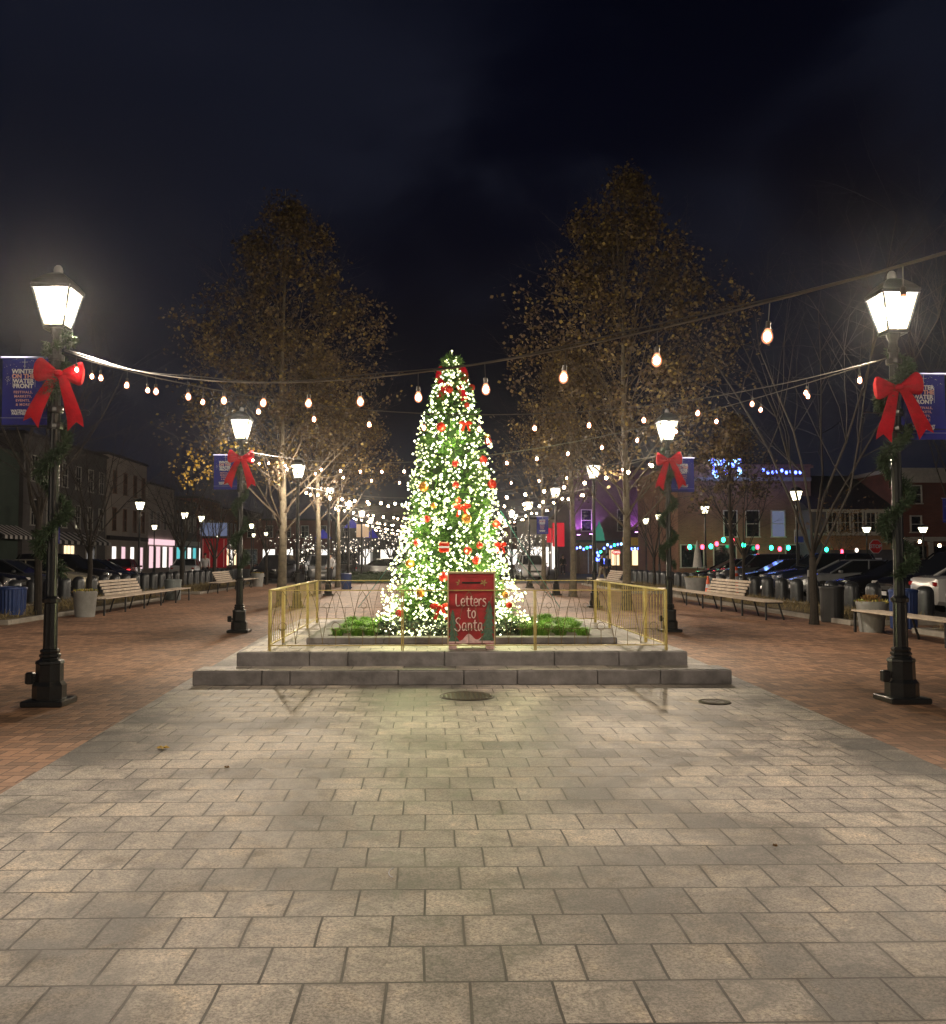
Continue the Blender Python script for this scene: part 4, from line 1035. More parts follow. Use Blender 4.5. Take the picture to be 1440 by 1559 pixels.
def car(kind, col, x, y, rz, lb, lights=None):
    key = (kind, col, lights)
    if key in MAST: o = tree_copy(MAST[key])
    else: o = car_master(*key); MAST[key] = o
    o.location = (x, y, 0); o.rotation_euler = (0, 0, R(rz)); tag(o, lb, 'car', 'cars parked round the plaza')
car('sedan', 'white', -16.3, 23.6, 2, 'white car with a pale bonnet behind the blue bin at the left edge')
car('sedan', 'black', -16.4, 26.5, -3, 'black sedan behind the trunk of the leftmost bare tree')
car('sedan', 'red', -16.3, 29.4, 1, 'dark red car behind the nearest left lamp post')
car('suv', 'black', -16.6, 32.5, 2, 'black tall car on the left, right of the dark red car')
car('sedan', 'grey', -16.3, 35.5, -1, 'dark grey car before the striped awning on the left')
car('sedan', 'beige', -16.3, 38.8, 1, 'pale cream car above the left bench backrest')
car('suv', 'black', -16.5, 42.0, 0, 'black tall car behind the pale cream car on the left')
car('sedan', 'blue', -16.3, 45.2, 1, 'dark blue car left of the lit red tail lamp')
car('sedan', 'red', -17.8, 53.5, 100, 'dark red car with glowing red tail lamps beyond the left row', 'rear')
car('sedan', 'white', -16.2, 62, 95, 'white distant car under the shop lights on the left', 'front')
car('sedan', 'white', 15.6, 24.2, -4, 'white saloon with alloy wheels parked at the right edge')
car('suv', 'black', 16.1, 27.6, 184, 'large black car behind the right bollards, left of the white saloon')
car('sedan', 'black', 16.2, 30.8, 180, 'black saloon behind the bare tree on the right')
car('sedan', 'silver', 16.0, 34.2, 178, 'silver car with sloping windscreen before the brown brick building')
car('suv', 'blue', 16.2, 37.4, 181, 'dark blue tall car beyond the silver car on the right')
car('sedan', 'black', 16.1, 40.8, 179, 'black saloon behind the right bench trees')
car('suv', 'grey', 16.1, 44.2, 180, 'dark grey tall car beyond the leafy tree on the right')
car('sedan', 'black', 16.1, 47.6, 180, 'farthest black saloon in the right parking row')
car('suv', 'black', -9.6, 57.5, -97, 'black car crossing the far end of the plaza, left of the pale trunk')
car('suv', 'silver', -6.9, 58.5, -80, 'silver car with a lit headlamp beyond the left trees')
car('sedan', 'grey', -2.6, 62.5, 2, 'dark saloon crossing behind the left of the christmas tree')
car('suv', 'white', 7.0, 62, -88, 'white van-like car right of the christmas tree behind the fence')
car('sedan', 'silver', 4.6, 66, -85, 'silver car seen through the guy strap right of the tree', 'front')
# ================================================================ TREES
def limb(mb, p, d, L_, r, depth, tips, rnd, up=.35, n=5):
    pts = [Vector(p)]; d = Vector(d).normalized(); rr = [r]
    for i in range(n):
        d = (d+Vector((rnd.gauss(0, .10), rnd.gauss(0, .10), rnd.gauss(0, .06)+up*.12))).normalized()
        pts.append(pts[-1]+d*L_/n); rr.append(r*(1-.75*(i+1)/n))
        if i >= 1 and depth > 0:
            for k in range(2 if depth > 1 else 2):
                a = rnd.uniform(0, 2*pi); s = d.orthogonal().normalized(); s = Matrix.Rotation(a, 3, d) @ s
                limb(mb, pts[-1], d*.75+s*.75, L_*rnd.uniform(.32, .5), rr[-1]*.55, depth-1, tips, rnd, up, 4)
    mb.tube(pts, rr, 5 if r > .03 else 4 if r > .012 else 3, caps=False)
    if depth <= 0: tips += pts[1:]
def leafy(x, y, H, prof_, h0, nl, lb, seed, lm, rt=.15, nlimb=34, lean=0, trunkm='pale_bark', leafs=(.07, .135)):
    rnd = random.Random(seed); t = empty('plane_tree', (x, y, 0), 0, lb, 'tree', 'tall trees with brown autumn leaves')
    tr_ = MB(); pts = [(lean*u*H+.04*sin(u*9), .03*sin(u*7+1), H*u) for u in [i/14 for i in range(15)]]
    tr_.tube(pts, [rt*(1.25 if i == 0 else 1)*(1-.93*(i/14)**.9) for i in range(15)], 10); tr_.build('trunk', M[trunkm], t, True)
    br = MB(); tips = []
    for i in range(nlimb):
        u = (h0+.2)/H+(1-(h0+.2)/H)*(i/nlimb)**1.05*.97; a = i*2.4+rnd.uniform(-.4, .4); z = u*H
        w = prof_(u)*rnd.uniform(.8, 1.1); e_ = .75+.9*u
        L_ = w*.88
        limb(br, (lean*z, 0, z-.15*w), (cos(a), sin(a), e_), L_*1.15, max(.010, .040*(1-u*.75)), 2 if w > .9 else 1, tips, rnd, .5)
    br.build('branches', M['branch'], t)
    lf = MB(); yl = MB()
    tips = [p for p in tips if p.z < H and sqrt((p.x-lean*p.z)**2+p.y**2) < prof_(max(.2, p.z/H))*(1.04+.16*sin(3*atan2(p.y, p.x)+p.z*.9+seed)+.10*sin(p.z*2.3+2*atan2(p.y, p.x)))]
    for i in range(nl):
        c = rnd.choice(tips)
        if sin(c.x*1.7+seed)*sin(c.z*1.5+seed*2)*sin(c.y*1.9+1)+.25*sin(c.z*3.1+c.x*2) < -.05 and rnd.random() < .88: continue
        p = c+Vector((rnd.gauss(0, .13), rnd.gauss(0, .13), rnd.gauss(-.03, .13)))
        s = rnd.uniform(*leafs); d = Vector((rnd.gauss(0, 1), rnd.gauss(0, 1), rnd.gauss(-.4, .8))).normalized(); a = d.orthogonal().normalized(); a = Matrix.Rotation(rnd.uniform(0, 6.3), 3, d) @ a
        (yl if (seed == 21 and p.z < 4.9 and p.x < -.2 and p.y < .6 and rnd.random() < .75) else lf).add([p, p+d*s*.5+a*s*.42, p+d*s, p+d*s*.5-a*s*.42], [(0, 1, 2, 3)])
    lf.build('crown', M[lm], t)
    if yl.v: yl.build('light_tinted_leaves', M['leaf_yellow'], t)  # lamplight on the low boughs put into the leaf colour
def P1(u): # pyramidal crown half width (m) against height share
    pts = [(.22, 3.6), (.30, 4.3), (.42, 4.2), (.55, 3.9), (.66, 3.3), (.74, 2.5), (.82, 1.8), (.90, 1.15), (1, .2)]
    for (a, ra), (b, rb) in zip(pts[:-1], pts[1:]):
        if u <= b: return ra+(rb-ra)*max(0, (u-a))/(b-a)
    return .1
leafy(-4.65, 29, 13.4, P1, 2.5, 30000, 'tall brown leaved tree left of the christmas tree, nearest in its row', 21, 'leaf', .15, 60)
leafy(5.66, 26, 12.9, lambda u: P1(u)*1.0, 2.5, 30000, 'tall brown leaved tree right of the christmas tree, nearest in its row', 34, 'leaf', .13, 60)
leafy(-4.6, 38, 10.5, lambda u: P1(u)*.95, 3.4, 14000, 'second brown leaved tree in the left row, partly behind the first', 5, 'leaf', .14, 30)
leafy(5.55, 35, 10.0, lambda u: P1(u)*.9, 3.4, 14000, 'second brown leaved tree in the right row, partly behind the first', 6, 'leaf', .14, 30)
leafy(-4.6, 46.5, 10, lambda u: P1(u)*.9, 3.4, 8000, 'third brown leaved tree in the left row', 7, 'leaf', .13, 26)
leafy(5.55, 44, 9.5, lambda u: P1(u)*.9, 3.4, 8000, 'third brown leaved tree in the right row', 8, 'leaf', .13, 26)
leafy(11.2, 33.5, 7.0, lambda u: min(2.2, P1(u)*.62), 2.6, 7000, 'smaller leafy tree behind the right bench', 12, 'leaf', .12, 22, 0, 'bark')
leafy(-7.2, 24.5, 5.6, lambda u: .9 if u > .55 else 1.5, 3.4, 0, 'thin', 3, 'leaf', .02, 1) if False else None
# leafy low boughs: the second left lamp's yellow light is put into their colour
q = at(330, 665, 21.5)
def bare(x, y, H, lb, seed, spread=.55, rt=.11, fork=1.6, n=9, dens=2, bk='bare_bark', lv=0):
    rnd = random.Random(seed); t = empty('bare_tree', (x, y, 0), 0, lb, 'tree', 'bare winter trees')
    tr_ = MB(); rt *= .72; tr_.tube([(0, 0, -.05), (.01, 0, .3), (.03*rnd.uniform(-1, 1), .02, fork*.6), (0, 0, fork)], [rt*1.35, rt, rt*.92, rt*.85], 9); tr_.build('trunk', M[bk], t, True)
    br = MB(); tips = []
    for i in range(n):
        a = 2*pi*i/n+rnd.uniform(-.3, .3); s = spread*rnd.uniform(.35, 1.1); z = fork*(.75+.3*rnd.random())
        limb(br, (0, 0, z), (cos(a)*s, sin(a)*s, 1), (H-fork)*rnd.uniform(.7, 1.0), rt*.36, dens, tips, rnd, .25, 6)
    br.build('branches', M[bk], t)
    if lv:
        lf = MB()
        for i in range(lv):
            c = rnd.choice(tips)+Vector((rnd.gauss(0, .1), rnd.gauss(0, .1), rnd.gauss(0, .1))); lf.blade(c, (rnd.gauss(0, 1), rnd.gauss(0, 1), rnd.gauss(0, 1)), .09, .07, rnd=rnd)
        lf.build('leaves', M['leaf_dry'], t)
q = gnd(57, 936, .1); bare(q.x, q.y, 7.4, 'bare tree at the left edge behind the blue bin', 1, .5, .13, 3.0)
bare(-11.6, 31.5, 7.2, 'bare tree behind the grey planter on the left', 2, .75, .12, 1.9)
bare(-11.4, 42.5, 7.6, 'bare dark tree beyond the end of the left bench', 3, .65, .15, 2.1)
bare(-10.6, 45.5, 6.4, 'bare tree over the second left bench with a few lit leaves', 4, .7, .13, 1.8, lv=120)
bare(-9.0, 51, 6.4, 'bare tree farther back right of the second left bow lamp', 14, .7, .12, 1.8)
q = gnd(1239, 944, .1); bare(q.x, q.y, 9.5, 'tall bare forked tree beside the black bin on the right', 5, .40, .125, 1.5, 7)
bare(14.2, 24, 10.5, 'very tall bare tree behind the nearest right lamp post', 6, .4, .10, 2.5, 8)
bare(10.8, 31, 6.0, 'slim bare tree behind the right bench near the brick house', 7, .5, .08, 1.8, 7)
bare(11.2, 45, 6.0, 'bare tree before the purple lit house', 8, .7, .11, 1.7)
bare(-17.5, 21.5, 9, 'dark bare tree outside the left parking row', 10, .6, .13, 2.5)
bare(22.8, 50, 4.6, 'small pinkish lit bare tree before the dark red building', 11, .7, .09, 1.2, 9, 2, 'pale_bark', 500)
# ================================================================ BUILDINGS
M['win_dark'] = mat('unlit_window_glass', (.012, .014, .018), .08, 0, .2)
M['win_blue'] = emat('window_with_cool_light', (.36, .42, .66), .30)
M['win_warm'] = emat('lit_shop_window', (1, .72, .42), 1.8)
M['win_pink'] = emat('pink_lit_shop_front', (1, .66, .72), 1.1)
M['win_white'] = emat('white_lit_shop_window', (1, .93, .86), 1.7)
M['teal_lit'] = emat('teal_lit_window', (.15, .75, .80), .8)
M['roof_dark'] = mat('dark_shingle', (.03, .025, .028), .9, 0, .3, 4)
M['render_pale'] = mat('pale_beige_render', (.42, .36, .31), .85, 0, .12, 1)
M['green_wall'] = mat('dark_green_boards', (.05, .075, .06), .8, 0, .2, 1)
M['awning_tan'] = mat('tan_awning', (.48, .26, .12), .7, 0, .15, 3)
M['navy_wood'] = mat('blue_grey_shopfront', (.10, .10, .13), .7)
M['orange_front'] = mat('ochre_fascia', (.70, .33, .03), .7)
M['timber'] = mat('brown_timber_boards', (.20, .10, .055), .75, 0, .3, 3)
M['stripe_a'] = mat('black_canvas', (.02, .02, .02), .8); M['stripe_b'] = mat('white_canvas', (.6, .58, .55), .8)
M['blue_led'] = emat('blue_string_lamp', (.10, .16, 1), 9); M['cyan_led'] = emat('pale_blue_lamp', (.35, .65, 1), 5)
M['green_led'] = emat('green_festoon_bulb', (.02, 1, .42), 14); M['red_led'] = emat('red_festoon_bulb', (1, .04, .08), 12)
M['white_led'] = emat('white_festoon_bulb', (1, .88, .74), 2.2)
def building(name, c, sz, wall, lb, roof='flat', parapet=.35, roofm=None, cornice=None, rz=0):
    t = empty(name, (c[0], c[1], 0), rz, lb, 'building'); w, d, h = sz
    b = MB(); b.box((0, 0, h/2), (w, d, h)); b.build('wall', wall, t)
    r_ = MB()
    if roof == 'flat': r_.box((0, 0, h+.08), (w+.3, d+.3, .16)); r_.box((0, 0, h+.2), (w+.1, d+.1, .08))
    else:
        rh = parapet; r_.add([(-w/2-.3, -d/2-.3, h+.002), (w/2+.3, -d/2-.3, h+.002), (w/2+.3, d/2+.3, h+.002), (-w/2-.3, d/2+.3, h+.002), (-w/2-.3, 0, h+rh), (w/2+.3, 0, h+rh)] if roof == 'gable_x' else
            [(-w/2-.3, -d/2-.3, h+.002), (w/2+.3, -d/2-.3, h+.002), (w/2+.3, d/2+.3, h+.002), (-w/2-.3, d/2+.3, h+.002), (0, -d/2-.3, h+rh), (0, d/2+.3, h+rh)],
            [(0, 1, 5, 4), (2, 3, 4, 5), (0, 4, 3), (1, 2, 5), (0, 3, 2, 1)] if roof == 'gable_x' else [(1, 2, 5, 4), (3, 0, 4, 5), (0, 1, 4), (2, 3, 5), (0, 3, 2, 1)])
    r_.build('roof', roofm or cornice or M['roof_dark'], t)
    return t
def window(t, face, off, u, z, w, h, glass, frame=None, mull=(1, 1), sill=True, name='window', fw=.07):
    """face: '-y','+x','-x' ; off = distance of that wall plane; u = position along it"""
    f = MB(); g = MB()
    def bx_(mb, uu, zz, a, b_, dep, o_):
        if face == '-y': mb.box((uu, -off-o_, zz), (a, dep, b_))
        else: s = 1 if face == '+x' else -1; mb.box((s*(off+o_), uu, zz), (dep, a, b_))
    bx_(f, u, z+h/2+fw/2, w+2*fw, fw, .10, .03); bx_(f, u, z-h/2-fw/2, w+2*fw+(.1 if sill else 0), fw, .14, .05)
    bx_(f, u-w/2-fw/2, z, fw, h, .10, .03); bx_(f, u+w/2+fw/2, z, fw, h, .10, .03)
    for k in range(1, mull[0]+1): bx_(f, u-w/2+w*k/(mull[0]+1), z, .035, h, .05, .025)
    for k in range(1, mull[1]+1): bx_(f, u, z-h/2+h*k/(mull[1]+1), w, .045, .053, .027)
    o = f.build(name, frame or M['frame_white'], t); bx_(g, u, z, w, h, .02, .012); g.build('pane', glass, o)
    return o
def festoon(pts, mats, r, lb, sag=.25, wire=True, cat='string lights', name='festoon_lights'):
    t = empty(name, pts[0], 0, lb, cat); w = MB(); o0 = Vector(pts[0])
    if wire: w.tube([Vector(p)-o0 for p in pts], .012, 4); w.build('wire', M['wire'], t)
    for i, p in enumerate(pts):
        b = MB(); b.sphere((0, 0, 0), r, 8, 5, sc=(1, 1, 1.25)); b.build('bulb', mats[i % len(mats)], t, True, Vector(p)-o0-Vector((0, 0, r*1.3)))
    return t
# --- left street
g = building('boarded_hall', (-33.2, 50, 0), (12, 22, 8.5), M['green_wall'], 'dark green blank walled building behind the left parked cars')
window(g, '+x', 6, 6.5, 1.6, 2.0, 2.0, M['win_dark'], M['roof_dark'])
def awning(parent, x, y0, y1, z, dep, n, name='awning', ma=None, mb_=None):
    o = None
    for k, mt in ((0, ma or M['stripe_a']), (1, mb_ or M['stripe_b'])):
        a = MB()
        for i in range(k, n, 2):
            ya, yb = y0+(y1-y0)*i/n, y0+(y1-y0)*(i+1)/n
            a.add([(x, ya, z), (x, yb, z), (x+dep, yb, z-.7), (x+dep, ya, z-.7), (x, ya, z-.03), (x, yb, z-.03), (x+dep, yb, z-.93), (x+dep, ya, z-.93)], [(0, 3, 2, 1), (4, 5, 6, 7), (3, 7, 6, 2), (0, 1, 5, 4), (0, 4, 7, 3), (1, 2, 6, 5)])
        if k == 0: o = a.build(name, mt, parent)
        else: a.build('stripes', mt, o)
awning(g, 6.0, 6.0, 10.8, 3.6, 1.3, 14)
g = building('grey_brick_house', (-33.0, 69, 0), (12, 15.6, 9.8), M['brick_grey'], 'dim grey brick row house with striped awning on the left street')
for yy in (-6.2, -3.6, -1.0, 1.6, 4.2, 6.6):
    for zz in (4.6, 7.6): window(g, '+x', 6, yy, zz, .9, 1.7, M['win_dark'])
for yy in (-5, 0, 4.5): window(g, '+x', 6, yy, 1.5, 2.0, 1.8, M['win_dark'] if yy else M['win_warm'], mull=(2, 0))
awning(g, 6.0, -6.5, 5.8, 3.4, 1.2, 22)
g = building('pale_house', (-32.8, 82.4, 0), (11.6, 10.6, 10.2), M['render_pale'], 'pale beige three storey house with narrow windows on the left street', cornice=M['roof_dark'])
for yy in (-3.6, -.9, 1.8, 4.2):
    for zz in (4.8, 8.0): window(g, '+x', 5.8, yy, zz, .75, 1.9, M['win_dark'], M['timber'])
a = MB(); a.box((5.9, 0, 3.2), (.35, 10.6, .35)); a.build('cornice', M['roof_dark'], g)
for yy, mt in ((-3.6, 'win_white'), (-1.2, 'win_pink'), (1.2, 'win_white'), (3.8, 'win_pink')): window(g, '+x', 5.8, yy, 1.45, 1.1, 2.0, M[mt], mull=(0, 0))
shopc = [('render_pale', 'win_pink', 'pink lit shop beside the pale house'), ('brick_grey', 'teal_lit', 'shop with glowing teal windows on the left street'), ('brick_dark', 'win_white', 'shop with bright white windows far down the left street'), ('brick_wall', 'win_warm', 'warm lit shop far down the left street'), ('brick_grey', 'win_white', 'white lit shop at the far end of the left street')]
yy0 = 88.2
for i, (wl, lt, lb) in enumerate(shopc):
    Lb = [9, 9, 11, 12, 16][i]; hh = [8.6, 7.6, 8.4, 7.8, 8.2][i]
    g = building('shop_house', (-32.5+.15*i, yy0+Lb/2, 0), (11, Lb, hh), M[wl], lb)
    n = int(Lb/2.2)
    for k in range(n):
        u = -Lb/2+(k+.5)*Lb/n; window(g, '+x', 5.5, u, 1.55, 1.5, 2.1, M[lt] if k % 3 != 2 else M['win_white'], mull=(0, 0)); window(g, '+x', 5.5, u, 5.2, .9, 1.7, M['win_dark'])
    a = MB(); a.box((5.62, 0, 3.05), (.2, Lb-.6, .55)); a.build('sign_fascia', M['win_pink'] if i == 0 else M['frame_white'], g)
    yy0 += Lb+.05
festoon([at(240+13*i, 822+1.2*i+3*sin(i), 96+3*i) for i in range(17)], [M['white_led']], .14, 'white festoon lamps along the left shop fronts')
# --- end of the plaza
for x, w, h, mt, lb in ((-19, 12, 6.5, 'brick_dark', 'low dark building at the far end on the left'), (-7, 11, 8.5, 'brick_grey', 'dark grey building with blue roof lights at the far end'), (6, 14, 6.5, 'brick_dark', 'dark building directly behind the christmas tree at the far end')):
    g = building('end_building', (x, 128, 0), (w, 10, h), M[mt], lb)
    for k in range(int(w/2.4)):
        u = -w/2+(k+.5)*w/int(w/2.4); window(g, '-y', 5, u, 1.6, 1.6, 2.0, M['win_white'] if (k % 3) else M['win_dark'], mull=(0, 0)); window(g, '-y', 5, u, 5.0, .9, 1.5, M['win_dark'])
def fairy(px, Y, H, lb, seed, n=60, mt='white_led', low=.8):
    H *= .74; n = int(n*.5)
    q = at(px, 850, Y); rnd = random.Random(seed); t = empty('fairy_light_tree', (q.x, Y, 0), 0, lb, 'tree', 'far trees wrapped in white lights')
    tr_ = MB(); tr_.tube([(0, 0, 0), (0, 0, H*.4)], [.14, .1], 7); tr_.build('trunk', M['bark'], t); br = MB(); tips = []
    for i in range(8): a = i*2.4; limb(br, (0, 0, H*.35), (cos(a)*.7, sin(a)*.7, 1), H*.62, .05, 1, tips, rnd, .2)
    br.build('branches', M['bark'], t); b = MB()
    for i in range(n):
        c = rnd.choice(tips) if rnd.random() < .75 else Vector((rnd.gauss(0, .12), rnd.gauss(0, .12), rnd.uniform(low, H*.45))); b.sphere(c, rnd.uniform(.035, .06), 6, 4)
    b.build('light_wrap', M[mt], t)['kind'] = 'stuff'
fairy(462, 84, 4.6, 'far tree wrapped in dense white lights behind the silver car', 1, 110)
fairy(478, 90, 4.4, 'far light wrapped tree just left of the second pale trunk', 2, 70)
fairy(508, 95, 4.8, 'far light wrapped tree between the second and third pale trunks', 3, 80)
fairy(541, 92, 4.4, 'far light wrapped tree right of the third pale trunk', 4, 80)
fairy(556, 98, 5.2, 'far light wrapped tree below the tan sign', 5, 80)
fairy(594, 86, 5.4, 'far tree of bright white lights left of the christmas tree', 6, 140)
fairy(613, 92, 5.4, 'far light wrapped tree close to the left edge of the christmas tree', 7, 90)
fairy(777, 88, 4.6, 'far light wrapped tree just right of the christmas tree', 8, 80)
fairy(800, 92, 5.0, 'far light wrapped tree above the white car', 9, 110)
fairy(816, 88, 5.2, 'far bright light wrapped tree left of the red banner', 10, 140)
fairy(436, 100, 5.0, 'far light wrapped tree behind the first pale trunk', 11, 60)
fairy(352, 100, 4.2, 'far light wrapped tree behind the second left lamp post', 12, 40)
festoon([at(452+8.2*i, 836+3*sin(i*1.7), 78) for i in range(24)], [M['white_led']], .075, 'row of white festoon lamps across the far end of the plaza on the left')
festoon([at(765+9*i, 838+3*sin(i*1.9), 78) for i in range(9)], [M['white_led']], .075, 'row of white festoon lamps at the far end right of the tree')
# tan sign and blue canopy at far left of centre
def signboard(px, py, Y, w, h, mt, lb, postm='dark_steel', name='sign', cat='sign'):
    q = at(px, py, Y); t = empty(name, (q.x, Y, 0), 0, lb, cat)
    b = MB(); b.box((0, 0, q.z), (w, .06, h), bev=.01); b.build('board', M[mt], t)
    b = MB(); b.tube([(0, .07, 0), (0, .07, q.z+h/2)], .05, 6); b.build('post', M[postm], t); return t, q
M['tan_lit'] = emat('tan_backlit_sign', (.80, .52, .30), .62)
signboard(552, 808, 70, .95, 1.0, 'tan_lit', 'square tan backlit sign among the far lights')
M['blue_lit'] = emat('blue_lit_canopy', (.05, .05, .45), .4)
for px, py, w, lb in ((492, 814, .6, 'small blue lit canopy left of the third trunk'), (536, 798, .6, 'blue lit canopy left of the tan sign'), (566, 813, .5, 'blue lit canopy right of the tan sign')):
    q = at(px, py, 74); t = empty('canopy', (q.x, 74, 0), 0, lb, 'canopy')
    b = MB(); b.add([(-w, -.8, q.z-.3), (w, -.8, q.z-.3), (w, .8, q.z-.3), (-w, .8, q.z-.3), (0, 0, q.z+.45)], [(0, 1, 4), (1, 2, 4), (2, 3, 4), (3, 0, 4), (3, 2, 1, 0)]); b.build('cover', M['blue_lit'], t)
    for sx in (-1, 1):
        b = MB(); b.tube([(sx*w*.95, -.75, 0), (sx*w*.95, -.75, q.z-.3)], .03, 5); b.build('leg', M['dark_steel'], t)
# red/white tent on left street (px 325), orange lit tree cluster
t, q = signboard(325, 842, 66, 1.9, 2.1, 'red_velvet', 'red striped cloth hanging beside the left street'); 
b = MB()
for k in range(4): b.box((-.75+.5*k, -.045, q.z), (.05, .02, 2.0))
b.build('stripes', M['pink_ink'], t)
b = MB(); b.box((0, 0, q.z+1.7), (1.9, .07, .95)); b.build('upper_board', M['win_blue'], t)
# red long banner on the right
M['red_lit'] = emat('red_lit_cloth', (.75, .01, .03), .75)
for px, py, w, h, lb in ((850, 814, 1.0, 2.0, 'tall bright red lit banner right of the christmas tree'), (836, 815, .4, 1.2, 'narrow red lit banner left of the tall red one')):
    signboard(px, py, 76, w, h, 'red_lit', lb)
# --- right: bright shop passage where the walker stands
q0, q1 = at(822, 850, 112), at(866, 850, 112)
g = building('white_shop', ((q0.x+q1.x)/2+.4, 117, 0), (q1.x-q0.x+4.5, 10, 6.2), M['render_pale'], 'white lit shop front behind the walking person')
a = MB(); a.box((.9, -5.06, 1.7), (3.2, .1, 3.2)); a.build('lit_doorway', M['win_white'], g)
a = MB(); a.box((-2.3, -5.06, 1.6), (2.6, .1, 2.4)); a.build('shop_window', M['win_white'], g)
# purple house
M['purple_wall'] = mat('purple_light_tinted_brick', (.13, .07, .10), .85, 0, .2, 2)  # the floodlights' purple is partly put into this wall colour
q0, q1 = at(868, 850, 92), at(1030, 850, 92)
cx_ = (q0.x+q1.x)/2; hw = (q1.x-q0.x)/2
PH = building('purple_lit_house', (cx_, 97.2, 0), (2*hw, 10, 10.4), M['purple_wall'], 'brick house washed with purple light behind the market huts', cornice=M['roof_dark'])
for px in (893, 948, 1005): u = at(px, 790, 92).x-cx_; window(PH, '-y', 5, u, 1.5+(849-792)*92/F, .95, 2.1, M['win_dark'], M['frame_white'], (0, 1))
M['purple_lamp'] = emat('purple_floodlight', (.75, .30, 1), 14)
for i, (px, py) in enumerate([(881, 816), (900, 815), (969, 812), (1003, 812)]):
    q = at(px, py, 91.2); t = empty('floodlight', (q.x, 91.3, q.z), 0, f'purple floodlight {["left of the green tree ornament at the left", "just left of the green tree ornament", "above the ochre fascia, left of two", "above the ochre fascia, right of two"][i]}', 'floodlight')
    b = MB(); b.box((0, 0, 0), (.34, .22, .2), bev=.03); b.build('housing', M['dark_steel'], t); b = MB(); b.box((0, .02, .12), (.28, .16, .05)); b.build('lens', M['purple_lamp'], t)
    ld = D.lights.new('flood', 'SPOT'); ld.energy = 330; ld.color = (.62, .22, 1); ld.spot_size = R(95); ld.shadow_soft_size = .1; lo_ = D.objects.new('flood_beam', ld); COL.objects.link(lo_); lo_.parent = t; lo_.location = (0, .1, .25)
    lo_.rotation_euler = (R(180-14), 0, 0)
# timber-clad market hut front with ochre fascia
q0, q1 = at(884, 850, 84), at(1034, 850, 84); cx_ = (q0.x+q1.x)/2; hw = (q1.x-q0.x)/2
HU = building('market_bar', (cx_, 86.4, 0), (2*hw, 4, 2.9), M['timber'], 'timber market bar with ochre fascia and hanging lights', cornice=M['roof_dark'])
a = MB(); a.box((hw*.42, -2.12, 3.0), (hw*1.12, .2, .75)); a.build('fascia', M['orange_front'], HU)
for k in range(7): a = MB(); a.box((-hw+.35+.42*k, -2.05, 1.2), (.10, .06, 2.3)); a.build('board', M['frame_white'] if k % 2 else M['timber'], HU)
for u, w, mt in ((-hw*.30, .9, 'win_warm'), (hw*.18, 1.1, 'win_warm'), (hw*.50, 1.5, 'win_white'), (hw*.84, 1.2, 'win_warm')): window(HU, '-y', 2, u, 1.5, w, 1.4, M[mt], M['orange_front'], (1, 0))
t, q = signboard(938, 841, 80, .1, .1, 'red_velvet', 'small red oval sign with lit lettering before the market bar')
b = MB(); b.sphere((0, -.05, q.z), .40, 18, 8, sc=(1, .15, .55)); b.build('oval', emat('red_neon_oval', (.9, .08, .08), .8), t); text('OPEN', .24, M['white_led'], t, (0, -.125, q.z), name='lettering')
rl = random.Random(4)
festoon([at(878+5.2*i, 832+(3 if i < 8 else -2)+rl.uniform(-5, 5), 81.5) for i in range(22)], [M['blue_led'], M['cyan_led'], M['blue_led'], M['green_led']], .10, 'tangled blue and green lights over the market bar roof edge')
festoon([at(905+2.0*i, 843+1.5*i+rl.uniform(-5, 5), 79) for i in range(9)], [M['blue_led']], .11, 'cluster of blue lights above the walking figure')
q = at(914, 812, 84); t = empty('tree_ornament', (q.x, 84.6, 3.08), 0, 'green glowing cone tree ornament on the market bar roof', 'ornament')
b = MB(); b.lathe([(.55, 0), (.42, .5), (.48, .5), (.30, 1.0), (.36, 1.0), (.12, 1.5), (.01, 1.9)], n=14); b.build('cone', emat('green_glow', (.05, .30, .20), .6), t, True)
# warm strand along the bar's end post
festoon([at(1003+1.2*sin(i), 835+6*i, 80) for i in range(9)], [M['bulb_far']], .05, 'upright string of warm bulbs at the right end of the market bar')
# --- brown brick building with coloured festoon
q0, q1 = at(1034, 850, 62), at(1238, 850, 62); cx_ = (q0.x+q1.x)/2; hw = (q1.x-q0.x)/2
BB = building('brown_brick_building', (cx_, 68.2, 0), (2*hw, 12, 7.7), M['brick_wall'], 'long brown brick building with sash windows and coloured festoon', cornice=M['brick_wall'])
for px, gl in ((1113, 'win_dark'), (1147, 'win_dark'), (1186, 'win_blue')): window(BB, '-y', 6, at(px, 797, 62).x-cx_, 1.5+(849-797)*62/F, .85, 1.75, M[gl], M['frame_white'], (0, 1))
for px in (1055, 1105, 1145, 1215): window(BB, '-y', 6, at(px, 862, 62).x-cx_, 1.6, 1.5 if px != 1145 else .9, 1.5, M['win_dark'], M['frame_white'], (0, 0))
a = MB(); a.box((0, -6.05, 6.9), (2*hw, .14, .25)); a.build('string_course', M['kerb'], BB)
ys_ = [829, 829, 828, 824, 818, 819, 826, 829, 830, 832, 830]; xs_ = [1050, 1069, 1082, 1091, 1101, 1115, 1132, 1153, 1174, 1187, 1200]
festoon([at(a_, b_, 60.5) for a_, b_ in zip(xs_, ys_)], [M['green_led'], M['red_led']], .13, 'green and red festoon bulbs across the brown brick building')
festoon([at(a_, b_, 58) for a_, b_ in ((1258, 833), (1281, 836), (1304, 834))], [M['green_led'], M['red_led'], M['white_led']], .12, 'green, red and white festoon bulbs before the tan awning')
festoon([at(1162+7*i, 714+rl.uniform(-2, 3), 61) for i in range(9)], [M['blue_led']], .10, 'row of blue roof lights on the right of the brown brick building')
